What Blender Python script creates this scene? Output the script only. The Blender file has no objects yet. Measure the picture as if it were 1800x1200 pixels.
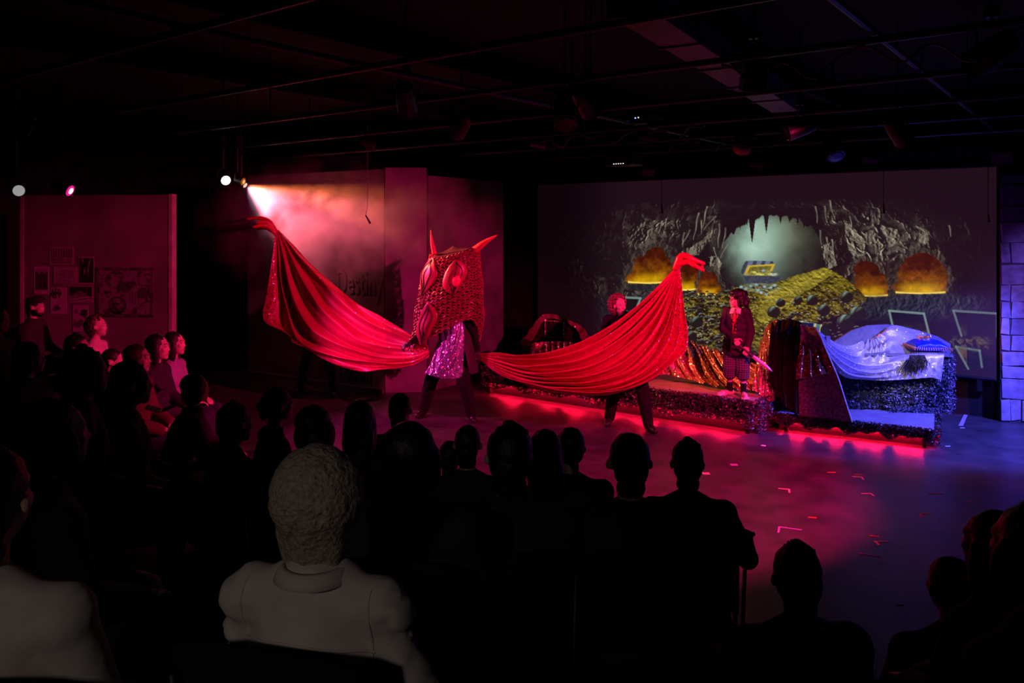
import bpy, bmesh, math, random
import numpy as np
from mathutils import Vector, Matrix

random.seed(7)
RNG = np.random.RandomState(11)
scene = bpy.context.scene
COL = scene.collection
V = Vector

# ------------------------------------------------------------------ camera
F, HC, HY, CX = 1400.0, 2.58, 400.0, 900.0      # focal length in px, lens height, horizon row, centre column


def P(px, py, Y):
    """pixel + distance -> place"""
    return V(((px - CX) / F * Y, Y, HC - (py - HY) / F * Y))


def G(px, py, z=0.0):
    """pixel of a point standing at height z -> place"""
    return P(px, py, F * (HC - z) / (py - HY))


cam_d = bpy.data.cameras.new('camera')
cam = bpy.data.objects.new('camera', cam_d)
COL.objects.link(cam)
cam.location = (0, 0, HC)
cam.rotation_euler = (math.pi / 2, 0, 0)
cam_d.sensor_width = 36
cam_d.lens = F / 1800 * 36
cam_d.shift_y = -(600 - HY) / 1800
cam_d.clip_end = 100
scene.camera = cam

# ------------------------------------------------------------------ world, lights, exposure
world = bpy.data.worlds.new('world')
scene.world = world
world.use_nodes = True
world.node_tree.nodes['Background'].inputs[0].default_value = (0.010, 0.006, 0.012, 1)
world.node_tree.nodes['Background'].inputs[1].default_value = 0.03
scene.view_settings.view_transform = 'Standard'
scene.view_settings.look = 'None'
scene.view_settings.gamma = 1
scene.view_settings.exposure = 0.0
scene.view_settings.use_curve_mapping = False


def spot(loc, aim, power, color, angle, blend=0.5, radius=0.05, name='lantern_light'):
    d = bpy.data.lights.new(name, 'SPOT')
    d.energy, d.color, d.spot_size, d.spot_blend = power, color, math.radians(angle), blend
    d.shadow_soft_size = radius
    o = bpy.data.objects.new(name, d)
    COL.objects.link(o)
    o.location = loc
    o.rotation_euler = (V(aim) - V(loc)).to_track_quat('-Z', 'Y').to_euler()
    return o


# stage lanterns of the rig beyond the right edge of the picture: name, place, aim, watts, colour, beam angle, blend
LAMPS = [
    ('red_lantern_right_offscreen', (3.9, 5.5, 3.55), (-0.6, 9.8, -0.5), 2600, (1.0, 0.014, 0.17), 74, 0.4),
    ('blue_lantern_right_offscreen', (7.4, 8.0, 3.4), (5.3, 10.1, 0.30), 3800, (0.09, 0.085, 1.0), 54, 0.6),
    ('lavender_lantern_right_offscreen', (5.4, 6.4, 3.6), (4.95, 10.3, 0.95), 520, (0.88, 0.76, 1.0), 16, 0.6),
    ('stone_flat_lantern_right_offscreen', (6.0, 5.8, 3.6), (7.4, 10.5, 1.3), 900, (0.24, 0.13, 1.0), 32, 0.7),
]
LAMP_OBJS = [spot(*l[1:], name=l[0]) for l in LAMPS]
BEAM_AT = P(436, 329, 12.45)
BEAMS = [
    spot(BEAM_AT, P(600, 440, 12.15), 900, (1.0, 0.14, 0.20), 62, 0.45, 0.03, 'smoke_beam_light'),
    spot(BEAM_AT + V((0, 0, 0.02)), P(700, 372, 12.3), 700, (1.0, 0.20, 0.04), 24, 0.6, 0.03, 'smoke_beam_light'),
    spot(BEAM_AT + V((-0.03, 0, -0.02)), P(490, 420, 12.45), 26, (0.66, 0.70, 1.0), 40, 0.9, 0.03, 'smoke_beam_light'),
]
REAR_FILL = spot((-1.6, -1.9, 3.5), (-0.75, 2.0, 1.55), 42, (1.0, 0.80, 0.71), 26, 0.9, 0.1, 'added_fill_rear_offscreen')   # added unseen fill lamp, gives the pale shirts their dim light


# ------------------------------------------------------------------ materials
def lin(r, g, b):
    return tuple(((c / 255) / 12.92 if c / 255 <= 0.04045 else ((c / 255 + 0.055) / 1.055) ** 2.4) for c in (r, g, b))


MATS = {}


def mat(name, col, rough=0.6, metal=0.0, var=0.25, scale=18.0, bump=0.15, spec=0.5, sheen=0.0, emit=None, strength=0.0, detail=4.0):
    if name in MATS:
        return MATS[name]
    m = bpy.data.materials.new(name)
    m.use_nodes = True
    nt = m.node_tree
    b = nt.nodes['Principled BSDF']
    tc = nt.nodes.new('ShaderNodeTexCoord')
    nz = nt.nodes.new('ShaderNodeTexNoise')
    nz.inputs['Scale'].default_value = scale
    nz.inputs['Detail'].default_value = detail
    nt.links.new(tc.outputs['Object'], nz.inputs['Vector'])
    rp = nt.nodes.new('ShaderNodeValToRGB')
    rp.color_ramp.elements[0].position = 0.3
    rp.color_ramp.elements[1].position = 0.7
    rp.color_ramp.elements[0].color = tuple(c * (1 - var) for c in col) + (1,)
    rp.color_ramp.elements[1].color = tuple(min(1, c * (1 + var)) for c in col) + (1,)
    nt.links.new(nz.outputs['Fac'], rp.inputs[0])
    nt.links.new(rp.outputs[0], b.inputs['Base Color'])
    b.inputs['Roughness'].default_value = rough
    b.inputs['Metallic'].default_value = metal
    b.inputs['Specular IOR Level'].default_value = spec
    if sheen:
        b.inputs['Sheen Weight'].default_value = sheen
    if bump:
        bp = nt.nodes.new('ShaderNodeBump')
        bp.inputs['Strength'].default_value = bump
        bp.inputs['Distance'].default_value = 0.01
        nt.links.new(nz.outputs['Fac'], bp.inputs['Height'])
        nt.links.new(bp.outputs[0], b.inputs['Normal'])
    if emit:
        b.inputs['Emission Color'].default_value = tuple(emit) + (1,)
        b.inputs['Emission Strength'].default_value = strength
    MATS[name] = m
    return m


def sequin(name, col, glint, dens=0.25, cell=70.0, rough=0.45, metal=0.0, trans=0.0, use_attr=False, grough=0.16, tilt=0.9):
    """woven cloth with small mirror discs: each voronoi cell tilts its own way"""
    m = bpy.data.materials.new(name)
    m.use_nodes = True
    nt = m.node_tree
    N, L = nt.nodes, nt.links
    b = N['Principled BSDF']
    out = N['Material Output']
    tc = N.new('ShaderNodeTexCoord')
    vo = N.new('ShaderNodeTexVoronoi')
    vo.inputs['Scale'].default_value = cell
    L.new(tc.outputs['Object'], vo.inputs['Vector'])
    ge = N.new('ShaderNodeNewGeometry')
    sub = N.new('ShaderNodeVectorMath')
    sub.operation = 'SUBTRACT'
    L.new(vo.outputs['Color'], sub.inputs[0])
    sub.inputs[1].default_value = (0.5, 0.5, 0.5)
    scl = N.new('ShaderNodeVectorMath')
    scl.operation = 'SCALE'
    scl.inputs['Scale'].default_value = tilt
    L.new(sub.outputs[0], scl.inputs[0])
    add = N.new('ShaderNodeVectorMath')
    add.operation = 'ADD'
    L.new(ge.outputs['Normal'], add.inputs[0])
    L.new(scl.outputs[0], add.inputs[1])
    nrm = N.new('ShaderNodeVectorMath')
    nrm.operation = 'NORMALIZE'
    L.new(add.outputs[0], nrm.inputs[0])
    b2 = N.new('ShaderNodeBsdfPrincipled')
    b2.inputs['Base Color'].default_value = tuple(glint) + (1,)
    b2.inputs['Metallic'].default_value = 1.0
    b2.inputs['Roughness'].default_value = grough
    L.new(nrm.outputs[0], b2.inputs['Normal'])
    nz = N.new('ShaderNodeTexNoise')
    nz.inputs['Scale'].default_value = 9
    L.new(tc.outputs['Object'], nz.inputs['Vector'])
    rp = N.new('ShaderNodeValToRGB')
    rp.color_ramp.elements[0].color = tuple(c * 0.8 for c in col) + (1,)
    rp.color_ramp.elements[1].color = tuple(min(1, c * 1.15) for c in col) + (1,)
    L.new(nz.outputs['Fac'], rp.inputs[0])
    L.new(rp.outputs[0], b.inputs['Base Color'])
    b.inputs['Roughness'].default_value = rough
    b.inputs['Metallic'].default_value = metal
    wn = N.new('ShaderNodeTexWhiteNoise')
    L.new(vo.outputs['Position'], wn.inputs['Vector'])
    lt = N.new('ShaderNodeMath')
    lt.operation = 'LESS_THAN'
    L.new(wn.outputs['Value'], lt.inputs[0])
    hf = N.new('ShaderNodeMath')
    hf.operation = 'MULTIPLY'
    hf.inputs[1].default_value = 0.62
    L.new(lt.outputs[0], hf.inputs[0])
    if use_attr:
        at = N.new('ShaderNodeAttribute')
        at.attribute_name = 'spark'
        L.new(at.outputs['Fac'], lt.inputs[1])
    else:
        lt.inputs[1].default_value = dens
    mx = N.new('ShaderNodeMixShader')
    L.new(hf.outputs[0], mx.inputs[0])
    base = b.outputs[0]
    if trans:
        tl = N.new('ShaderNodeBsdfTranslucent')
        L.new(rp.outputs[0], tl.inputs[0])
        m2 = N.new('ShaderNodeMixShader')
        m2.inputs[0].default_value = trans
        L.new(b.outputs[0], m2.inputs[1])
        L.new(tl.outputs[0], m2.inputs[2])
        base = m2.outputs[0]
    L.new(base, mx.inputs[1])
    L.new(b2.outputs[0], mx.inputs[2])
    L.new(mx.outputs[0], out.inputs[0])
    MATS[name] = m
    return m


def printed(name, emission=0.0, base=1.0, rough=0.7):
    """flat print or projected picture held in a colour attribute"""
    m = bpy.data.materials.new(name)
    m.use_nodes = True
    nt = m.node_tree
    b = nt.nodes['Principled BSDF']
    at = nt.nodes.new('ShaderNodeAttribute')
    at.attribute_name = 'print'
    b.inputs['Roughness'].default_value = rough
    b.inputs['Specular IOR Level'].default_value = 0.1
    if emission:
        nt.links.new(at.outputs['Color'], b.inputs['Emission Color'])
        b.inputs['Emission Strength'].default_value = emission
        b.inputs['Base Color'].default_value = (base, base, base, 1)
    else:
        nt.links.new(at.outputs['Color'], b.inputs['Base Color'])
    MATS[name] = m
    return m


def plaid(name):
    m = bpy.data.materials.new(name)
    m.use_nodes = True
    nt = m.node_tree
    N, L = nt.nodes, nt.links
    b = N['Principled BSDF']
    tc = N.new('ShaderNodeTexCoord')
    sp = N.new('ShaderNodeSeparateXYZ')
    L.new(tc.outputs['Object'], sp.inputs[0])
    outs = []
    for ax in (0, 2):
        mu = N.new('ShaderNodeMath')
        mu.operation = 'MULTIPLY'
        mu.inputs[1].default_value = 34
        L.new(sp.outputs[ax], mu.inputs[0])
        fr = N.new('ShaderNodeMath')
        fr.operation = 'FRACT'
        L.new(mu.outputs[0], fr.inputs[0])
        ls = N.new('ShaderNodeMath')
        ls.operation = 'LESS_THAN'
        ls.inputs[1].default_value = 0.17
        L.new(fr.outputs[0], ls.inputs[0])
        outs.append(ls)
    ad = N.new('ShaderNodeMath')
    ad.operation = 'MAXIMUM'
    L.new(outs[0].outputs[0], ad.inputs[0])
    L.new(outs[1].outputs[0], ad.inputs[1])
    mx = N.new('ShaderNodeMixRGB')
    mx.inputs[1].default_value = (0.035, 0.022, 0.03, 1)
    mx.inputs[2].default_value = (0.17, 0.13, 0.16, 1)
    L.new(ad.outputs[0], mx.inputs[0])
    L.new(mx.outputs[0], b.inputs['Base Color'])
    b.inputs['Roughness'].default_value = 0.9
    MATS[name] = m
    return m


mat('stage_black', (0.046, 0.038, 0.044), 0.40, var=0.45, scale=3.5, bump=0.06, spec=0.55, detail=10)
mat('wall_black', (0.012, 0.011, 0.013), 0.9, var=0.3, scale=4, bump=0.1, spec=0.2)
mat('riser_black', (0.012, 0.012, 0.013), 0.8, var=0.3, scale=6, spec=0.2)
mat('black_metal', (0.015, 0.015, 0.017), 0.45, 0.3, bump=0)
mat('grey_metal', (0.20, 0.20, 0.21), 0.45, 0.6, bump=0.05)
mat('steel_pipe', (0.045, 0.045, 0.05), 0.4, 0.7, bump=0.03)
mat('cable', (0.02, 0.02, 0.022), 0.5, bump=0)
mat('plywood', (0.36, 0.24, 0.16), 0.6, var=0.3, scale=3.2, bump=0.12, detail=12)
mat('net_lit', (0.16, 0.16, 0.20), 0.3, var=0.8, scale=60, bump=0.2)  # brighter copy of the net, its blue-lit glints put into the colour
mat('net_dark', (0.075, 0.062, 0.066), 0.35, var=0.9, scale=60, bump=0.2)
mat('deck_paint', (0.30, 0.27, 0.30), 0.55, var=0.2, scale=4, bump=0.1, detail=10)
mat('net_backing', (0.012, 0.012, 0.013), 0.8)
mat('led', (0.4, 0.0, 0.0), 0.5, emit=(1.0, 0.004, 0.04), strength=230, bump=0)
mat('brown_velvet', (0.012, 0.005, 0.005), 0.9, var=0.5, scale=14, spec=0.15)
mat('painted_rock', (0.34, 0.24, 0.23), 0.8, var=0.75, scale=34, bump=0.5, detail=6)
mat('lit_edge', (0.72, 0.68, 0.74), 0.5, bump=0.05)  # light along the cut edge put in as a pale colour
mat('grey_board', (0.16, 0.14, 0.17), 0.6, var=0.2, bump=0.1)
mat('blue_satin', (0.003, 0.016, 0.95), 0.3, var=0.2, scale=8, bump=0.25, spec=0.35)
mat('fringe', (0.30, 0.17, 0.16), 0.6, var=0.5, scale=60)
mat('fur_dark', (0.025, 0.018, 0.016), 0.7)
mat('flat_paint', (0.115, 0.082, 0.098), 0.85, var=0.4, scale=2.2, bump=0.35, detail=10)
mat('flat_paint_pale', (0.20, 0.15, 0.19), 0.85, var=0.35, scale=2.0, bump=0.3, detail=10)
mat('flat_carving', (0.085, 0.058, 0.07), 0.8, var=0.3, scale=4)
mat('poster_wall', (0.17, 0.14, 0.14), 0.9, var=0.3, scale=1.8, bump=0.15, detail=10)
mat('timber', (0.40, 0.33, 0.30), 0.7, var=0.3, scale=5)
mat('stone_mortar', (0.05, 0.045, 0.06), 0.9)
for i, c in enumerate([(0.20, 0.17, 0.24), (0.26, 0.23, 0.30), (0.14, 0.12, 0.17), (0.23, 0.19, 0.27)]):
    mat('stone_%s' % 'abcd'[i], c, 0.85, var=0.35, scale=9, bump=0.4, detail=8)
mat('skin_light', (0.62, 0.40, 0.31), 0.5, var=0.08, bump=0.03)
mat('skin_tan', (0.36, 0.20, 0.14), 0.5, var=0.08, bump=0.03)
mat('cloth_black', (0.012, 0.011, 0.012), 0.9, var=0.3, scale=30, bump=0.25, spec=0.15)
mat('glove_black', (0.03, 0.022, 0.025), 0.5)
mat('hair_black', (0.010, 0.008, 0.008), 0.5, var=0.4, scale=60, bump=0.5)
mat('hair_brown', (0.05, 0.028, 0.018), 0.5, var=0.4, scale=60, bump=0.5)
mat('hair_fair', (0.16, 0.08, 0.045), 0.6, var=0.6, scale=70, bump=0.5)
mat('hair_white', (0.40, 0.34, 0.28), 0.8, var=0.35, scale=90, bump=1.0)
mat('shirt_white', (0.62, 0.60, 0.57), 0.85, var=0.06, scale=7, bump=0.25)
mat('sweater_pale', (0.50, 0.48, 0.46), 0.9, var=0.1, scale=12, bump=0.3)
mat('cloth_dark', (0.022, 0.021, 0.024), 0.9, var=0.3, scale=25, bump=0.2)
mat('cloth_navy', (0.018, 0.022, 0.06), 0.8, var=0.25, scale=16, bump=0.3)
mat('cloth_purple', (0.085, 0.05, 0.14), 0.85, var=0.2, scale=16, bump=0.2)
mat('cloth_maroon', (0.10, 0.025, 0.025), 0.85, var=0.2, scale=16, bump=0.2)
mat('cloth_lilac', (0.30, 0.22, 0.34), 0.8, var=0.15, scale=16, bump=0.2)
mat('blouse', (0.62, 0.45, 0.44), 0.8, var=0.08, bump=0.15)
mat('denim', (0.02, 0.025, 0.045), 0.9)
mat('shoe_black', (0.015, 0.014, 0.014), 0.3)
mat('jacket_plum', (0.026, 0.011, 0.022), 0.85, var=0.3, scale=40, bump=0.3)
mat('waistcoat', (0.32, 0.035, 0.03), 0.7, var=0.3, scale=60)
mat('brass', (0.75, 0.5, 0.2), 0.3, 0.9, bump=0)
mat('blade', (0.85, 0.80, 0.85), 0.25, 0.6, bump=0, var=0.05)
mat('eye_white', (0.7, 0.68, 0.66), 0.3, bump=0, var=0.05)
mat('eye_dark', (0.01, 0.01, 0.01), 0.2, bump=0)
mat('brow', (0.07, 0.035, 0.02), 0.8, bump=0)
mat('net_red', (0.28, 0.018, 0.05), 0.38, var=0.35, scale=40, bump=0.2)
mat('hood_red', (0.045, 0.004, 0.012), 0.8, var=0.4)
mat('patch_red', (0.32, 0.006, 0.045), 0.36, var=0.15, scale=5, bump=0.1)
mat('patch_vein', (0.03, 0.004, 0.008), 0.6)
mat('horn_red', (0.55, 0.05, 0.05), 0.45, var=0.3, scale=20)
mat('claw_red', (0.55, 0.012, 0.035), 0.35, var=0.2, scale=20, bump=0.2)
mat('pole_black', (0.02, 0.02, 0.02), 0.5)
mat('gel_purple', (0.16, 0.05, 0.17), 0.6, bump=0)
mat('paper', (0.6, 0.58, 0.55), 0.8, bump=0.02)
mat('duct', (0.16, 0.155, 0.15), 0.6, 0.0, var=0.3)
for n, c in (('red', (0.75, 0.10, 0.08)), ('yellow', (0.75, 0.68, 0.38)), ('lavender', (0.40, 0.34, 0.60)), ('white', (0.85, 0.83, 0.8))):
    mat('tape_' + n, c, 0.6, bump=0, var=0.05)
sequin('wing_cloth', (0.62, 0.008, 0.085), (1.0, 0.42, 0.45), use_attr=True, cell=62, rough=0.40, trans=0.10, grough=0.24, tilt=1.0)
sequin('gold_sequin', (0.50, 0.24, 0.15), (1.0, 0.74, 0.48), dens=0.6, cell=48, rough=0.4, metal=0.3, grough=0.24)
sequin('copper_sequin', (0.26, 0.09, 0.05), (1.0, 0.6, 0.35), dens=0.45, cell=60, rough=0.45, metal=0.3, grough=0.25)
sequin('silver_cloth', (0.44, 0.39, 0.47), (1.0, 0.97, 1.0), dens=0.10, cell=90, rough=0.46, metal=0.25, grough=0.28)
sequin('apron_silver', (0.24, 0.27, 0.46), (0.95, 0.80, 0.95), dens=0.55, cell=60, rough=0.4, metal=0.2, grough=0.25, tilt=0.9)
printed('projected_picture', 1.3, 0.022)
printed('printed_paper', 0.0)
plaid('plaid_wool')


# ------------------------------------------------------------------ object helpers
def link(o, parent=None):
    COL.objects.link(o)
    if parent is not None:
        o.parent = parent
    return o


def tag(o, label=None, cat=None, group=None, kind=None):
    if label:
        o['label'] = label
    if cat:
        o['category'] = cat
    if group:
        o['group'] = group
    if kind:
        o['kind'] = kind
    return o


def thing(name, loc, label, cat, group=None, rz=0.0, kind=None):
    o = bpy.data.objects.new(name, None)
    o.empty_display_size = 0.1
    o.location = loc
    o.rotation_euler = (0, 0, rz)
    link(o)
    return tag(o, label, cat, group, kind)


def mesh_obj(name, me, m, parent=None, world=False, smooth=False):
    """world=True: mesh is in world coordinates while the parent is an Empty at its own place"""
    o = bpy.data.objects.new(name, me)
    if m is not None and not me.materials:
        me.materials.append(MATS[m] if isinstance(m, str) else m)
    link(o, parent)
    if world and parent is not None:
        o.matrix_parent_inverse = PINV(parent)
    if smooth:
        me.polygons.foreach_set('use_smooth', [True] * len(me.polygons))
    return o


def PINV(parent):
    chain = Matrix.Identity(4)
    p = parent
    while p is not None:
        chain = p.matrix_parent_inverse @ Matrix.LocRotScale(p.location, p.rotation_euler.to_quaternion(), p.scale) @ chain if p.parent is not None else Matrix.LocRotScale(p.location, p.rotation_euler.to_quaternion(), p.scale) @ chain
        p = p.parent
    return chain.inverted()


def from_py(name, verts, faces, m, parent=None, world=False, smooth=False):
    me = bpy.data.meshes.new(name)
    me.from_pydata([tuple(v) for v in verts], [], faces)
    me.update()
    return mesh_obj(name, me, m, parent, world, smooth)


class MB:
    """collects simple solids into one mesh"""

    def __init__(self):
        self.v, self.f = [], []

    def add(self, vs, fs):
        o = len(self.v)
        self.v += [V(v) for v in vs]
        self.f += [tuple(i + o for i in f) for f in fs]
        return self

    def box(self, c, d, R=None):
        c, h = V(c), V(d) / 2
        vs = [V((sx * h.x, sy * h.y, sz * h.z)) for sx in (-1, 1) for sy in (-1, 1) for sz in (-1, 1)]
        vs = [(R @ v if R else v) + c for v in vs]
        return self.add(vs, [(0, 1, 3, 2), (4, 6, 7, 5), (0, 4, 5, 1), (2, 3, 7, 6), (0, 2, 6, 4), (1, 5, 7, 3)])

    def tube(self, pts, radii, n=10, cap=True):
        pts = [V(p) for p in pts]
        if not isinstance(radii, (list, tuple)):
            radii = [radii] * len(pts)
        vs, fs = [], []
        ref = None
        for i, p in enumerate(pts):
            t = (pts[min(i + 1, len(pts) - 1)] - pts[max(i - 1, 0)]).normalized()
            if ref is None:
                ref = V((0, 0, 1)) if abs(t.z) < 0.9 else V((1, 0, 0))
            a = t.cross(ref).normalized()
            bb = a.cross(t).normalized()
            ref = bb
            for k in range(n):
                th = 2 * math.pi * k / n
                vs.append(p + (a * math.cos(th) + bb * math.sin(th)) * radii[i])
        for i in range(len(pts) - 1):
            for k in range(n):
                fs.append((i * n + k, i * n + (k + 1) % n, (i + 1) * n + (k + 1) % n, (i + 1) * n + k))
        if cap:
            fs.append(tuple(range(n))[::-1])
            fs.append(tuple(range((len(pts) - 1) * n, len(pts) * n)))
        return self.add(vs, fs)

    def prism(self, poly, off):
        """polygon of points extruded by vector off"""
        n = len(poly)
        vs = [V(p) for p in poly] + [V(p) + V(off) for p in poly]
        fs = [tuple(range(n))[::-1], tuple(range(n, 2 * n))]
        fs += [(i, (i + 1) % n, n + (i + 1) % n, n + i) for i in range(n)]
        return self.add(vs, fs)

    def build(self, name, m, parent=None, world=False, smooth=False, bevel=0.0):
        o = from_py(name, self.v, self.f, m, parent, world, smooth)
        if bevel:
            md = o.modifiers.new('bevel', 'BEVEL')
            md.width = bevel
            md.segments = 2
            md.limit_method = 'ANGLE'
        return o


# ------------------------------------------------------------------ lofted cloth
def spline(pts, n):
    p = np.array([list(q) for q in pts], float)
    d = np.linalg.norm(np.diff(p, axis=0), axis=1)
    t = np.concatenate([[0], np.cumsum(np.maximum(d, 1e-6))])
    t /= t[-1]
    return interp(t, p, np.linspace(0, 1, n))


def interp(t, p, q):
    t = np.asarray(t, float)
    m = np.zeros_like(p)
    sh = (slice(None),) + (None,) * (p.ndim - 1)
    if len(t) > 2:
        sl = np.diff(p, axis=0) / np.diff(t)[sh]
        m[1:-1] = 0.5 * (sl[1:] + sl[:-1])
        m[0], m[-1] = sl[0], sl[-1]
    else:
        m[:] = (p[1] - p[0]) / (t[1] - t[0])
    k = np.clip(np.searchsorted(t, q, side='right') - 1, 0, len(t) - 2)
    hh = (t[k + 1] - t[k])[sh]
    u = ((q - t[k]) / (t[k + 1] - t[k]))[sh]
    return ((2 * u**3 - 3 * u**2 + 1) * p[k] + (u**3 - 2 * u**2 + u) * hh * m[k] + (-2 * u**3 + 3 * u**2) * p[k + 1] + (u**3 - u**2) * hh * m[k + 1])


def loft(guides, svals, nu, nv):
    """guides: list of (px,py,Y) polylines -> array [nv,nu,3] of places"""
    g = np.array([spline([P(*q) for q in gd], nu) for gd in guides])
    return interp(svals, g, np.linspace(0, 1, nv))


def grid_normals(g):
    du = np.gradient(g, axis=1)
    dv = np.gradient(g, axis=0)
    n = np.cross(du, dv)
    return n / np.maximum(np.linalg.norm(n, axis=2, keepdims=True), 1e-9)


def grid_obj(name, g, m, parent=None, thick=0.004, attr=None, world=True, wrap=False):
    nv, nu = g.shape[:2]
    me = bpy.data.meshes.new(name)
    idx = np.arange(nv * nu).reshape(nv, nu)
    f = np.stack([idx[:-1, :-1], idx[:-1, 1:], idx[1:, 1:], idx[1:, :-1]], -1).reshape(-1, 4)
    me.from_pydata(g.reshape(-1, 3).tolist(), [], f.tolist())
    me.update()
    o = mesh_obj(name, me, m, parent, world, True)
    if attr is not None:
        if attr.ndim == 3:
            a = me.color_attributes.new('print', 'FLOAT_COLOR', 'POINT')
            c = np.ones((nv * nu, 4), np.float32)
            c[:, :3] = attr.reshape(-1, 3)
            a.data.foreach_set('color', c.ravel())
        else:
            a = me.attributes.new('spark', 'FLOAT', 'POINT')
            a.data.foreach_set('value', attr.astype(np.float32).ravel())
    if thick:
        md = o.modifiers.new('thickness', 'SOLIDIFY')
        md.thickness = thick
        md.offset = 0
    return o


def vnoise(x, y, seed=0):
    xi, yi = np.floor(x).astype(np.int64), np.floor(y).astype(np.int64)
    fx, fy = x - xi, y - yi
    fx, fy = fx * fx * (3 - 2 * fx), fy * fy * (3 - 2 * fy)

    def h(a, b):
        n = (a * 374761393 + b * 668265263 + seed * 144269) & 0x7fffffff
        n = ((n ^ (n >> 13)) * 1274126177) & 0x7fffffff
        return ((n ^ (n >> 16)) & 0xffff) / 65535.0
    return (h(xi, yi) * (1 - fx) + h(xi + 1, yi) * fx) * (1 - fy) + (h(xi, yi + 1) * (1 - fx) + h(xi + 1, yi + 1) * fx) * fy


def fbm(x, y, seed=0, oct=4):
    s, a, tot = 0, 1.0, 0
    for i in range(oct):
        s = s + a * vnoise(x * 2**i, y * 2**i, seed + i * 17)
        tot += a
        a *= 0.5
    return s / tot


# ------------------------------------------------------------------ room shell
def structure(o):
    o['kind'] = 'structure'
    return o


DIR = V((0.797, -0.604, 0))          # along the projection screen
NRM = V((0.604, 0.797, 0))           # away from the audience, square to the screen
structure(MB().box((-0.5, 9.5, -0.05), (17.6, 27, 0.1)).build('floor', 'stage_black'))
structure(MB().box((-0.5, 9.5, 4.55), (17.6, 27, 0.1)).build('ceiling', 'wall_black'))
structure(MB().box((-9.2, 9.5, 2.25), (0.2, 27, 4.5)).build('wall_left', 'wall_black'))
structure(MB().box((8.3, 4.0, 2.25), (0.2, 16, 4.5)).build('wall_right', 'wall_black'))
structure(MB().box((-4.7, 17.2, 2.25), (9.0, 0.2, 4.5)).build('wall_far', 'wall_black'))
sl, sr = V((0.49, 15.15, 0)), V((6.46, 10.62, 0))
wl, wr = sl - DIR * 1.6 + NRM * 0.16, sr + DIR * 0.1 + NRM * 0.16
structure(MB().prism([wl, wr, wr + NRM * 0.2, wl + NRM * 0.2], (0, 0, 4.5)).build('wall_back', 'wall_black'))
# dark header above the screen
hdr = MB()
hdr.prism([sl - DIR * 0.4 + NRM * 0.02, sr + NRM * 0.02, sr + NRM * 0.15, sl - DIR * 0.4 + NRM * 0.15], (0, 0, 0.34))
for v in hdr.v:
    v.z += 3.36
structure(hdr.build('trim_1', 'wall_black'))

# ------------------------------------------------------------------ projection screen and its picture
Z0, Z1 = 0.57, 3.39


def poly_mask(px, py, pts):
    inside = np.zeros(px.shape, bool)
    n = len(pts)
    for i in range(n):
        x0, y0 = pts[i]
        x1, y1 = pts[(i + 1) % n]
        if y0 == y1:
            continue
        c = ((py < y0) != (py < y1)) & (px < (x1 - x0) * (py - y0) / (y1 - y0) + x0)
        inside ^= c
    return inside.astype(float)


def sm(a, b, x):
    t = np.clip((x - a) / (b - a), 0, 1)
    return t * t * (3 - 2 * t)


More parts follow.
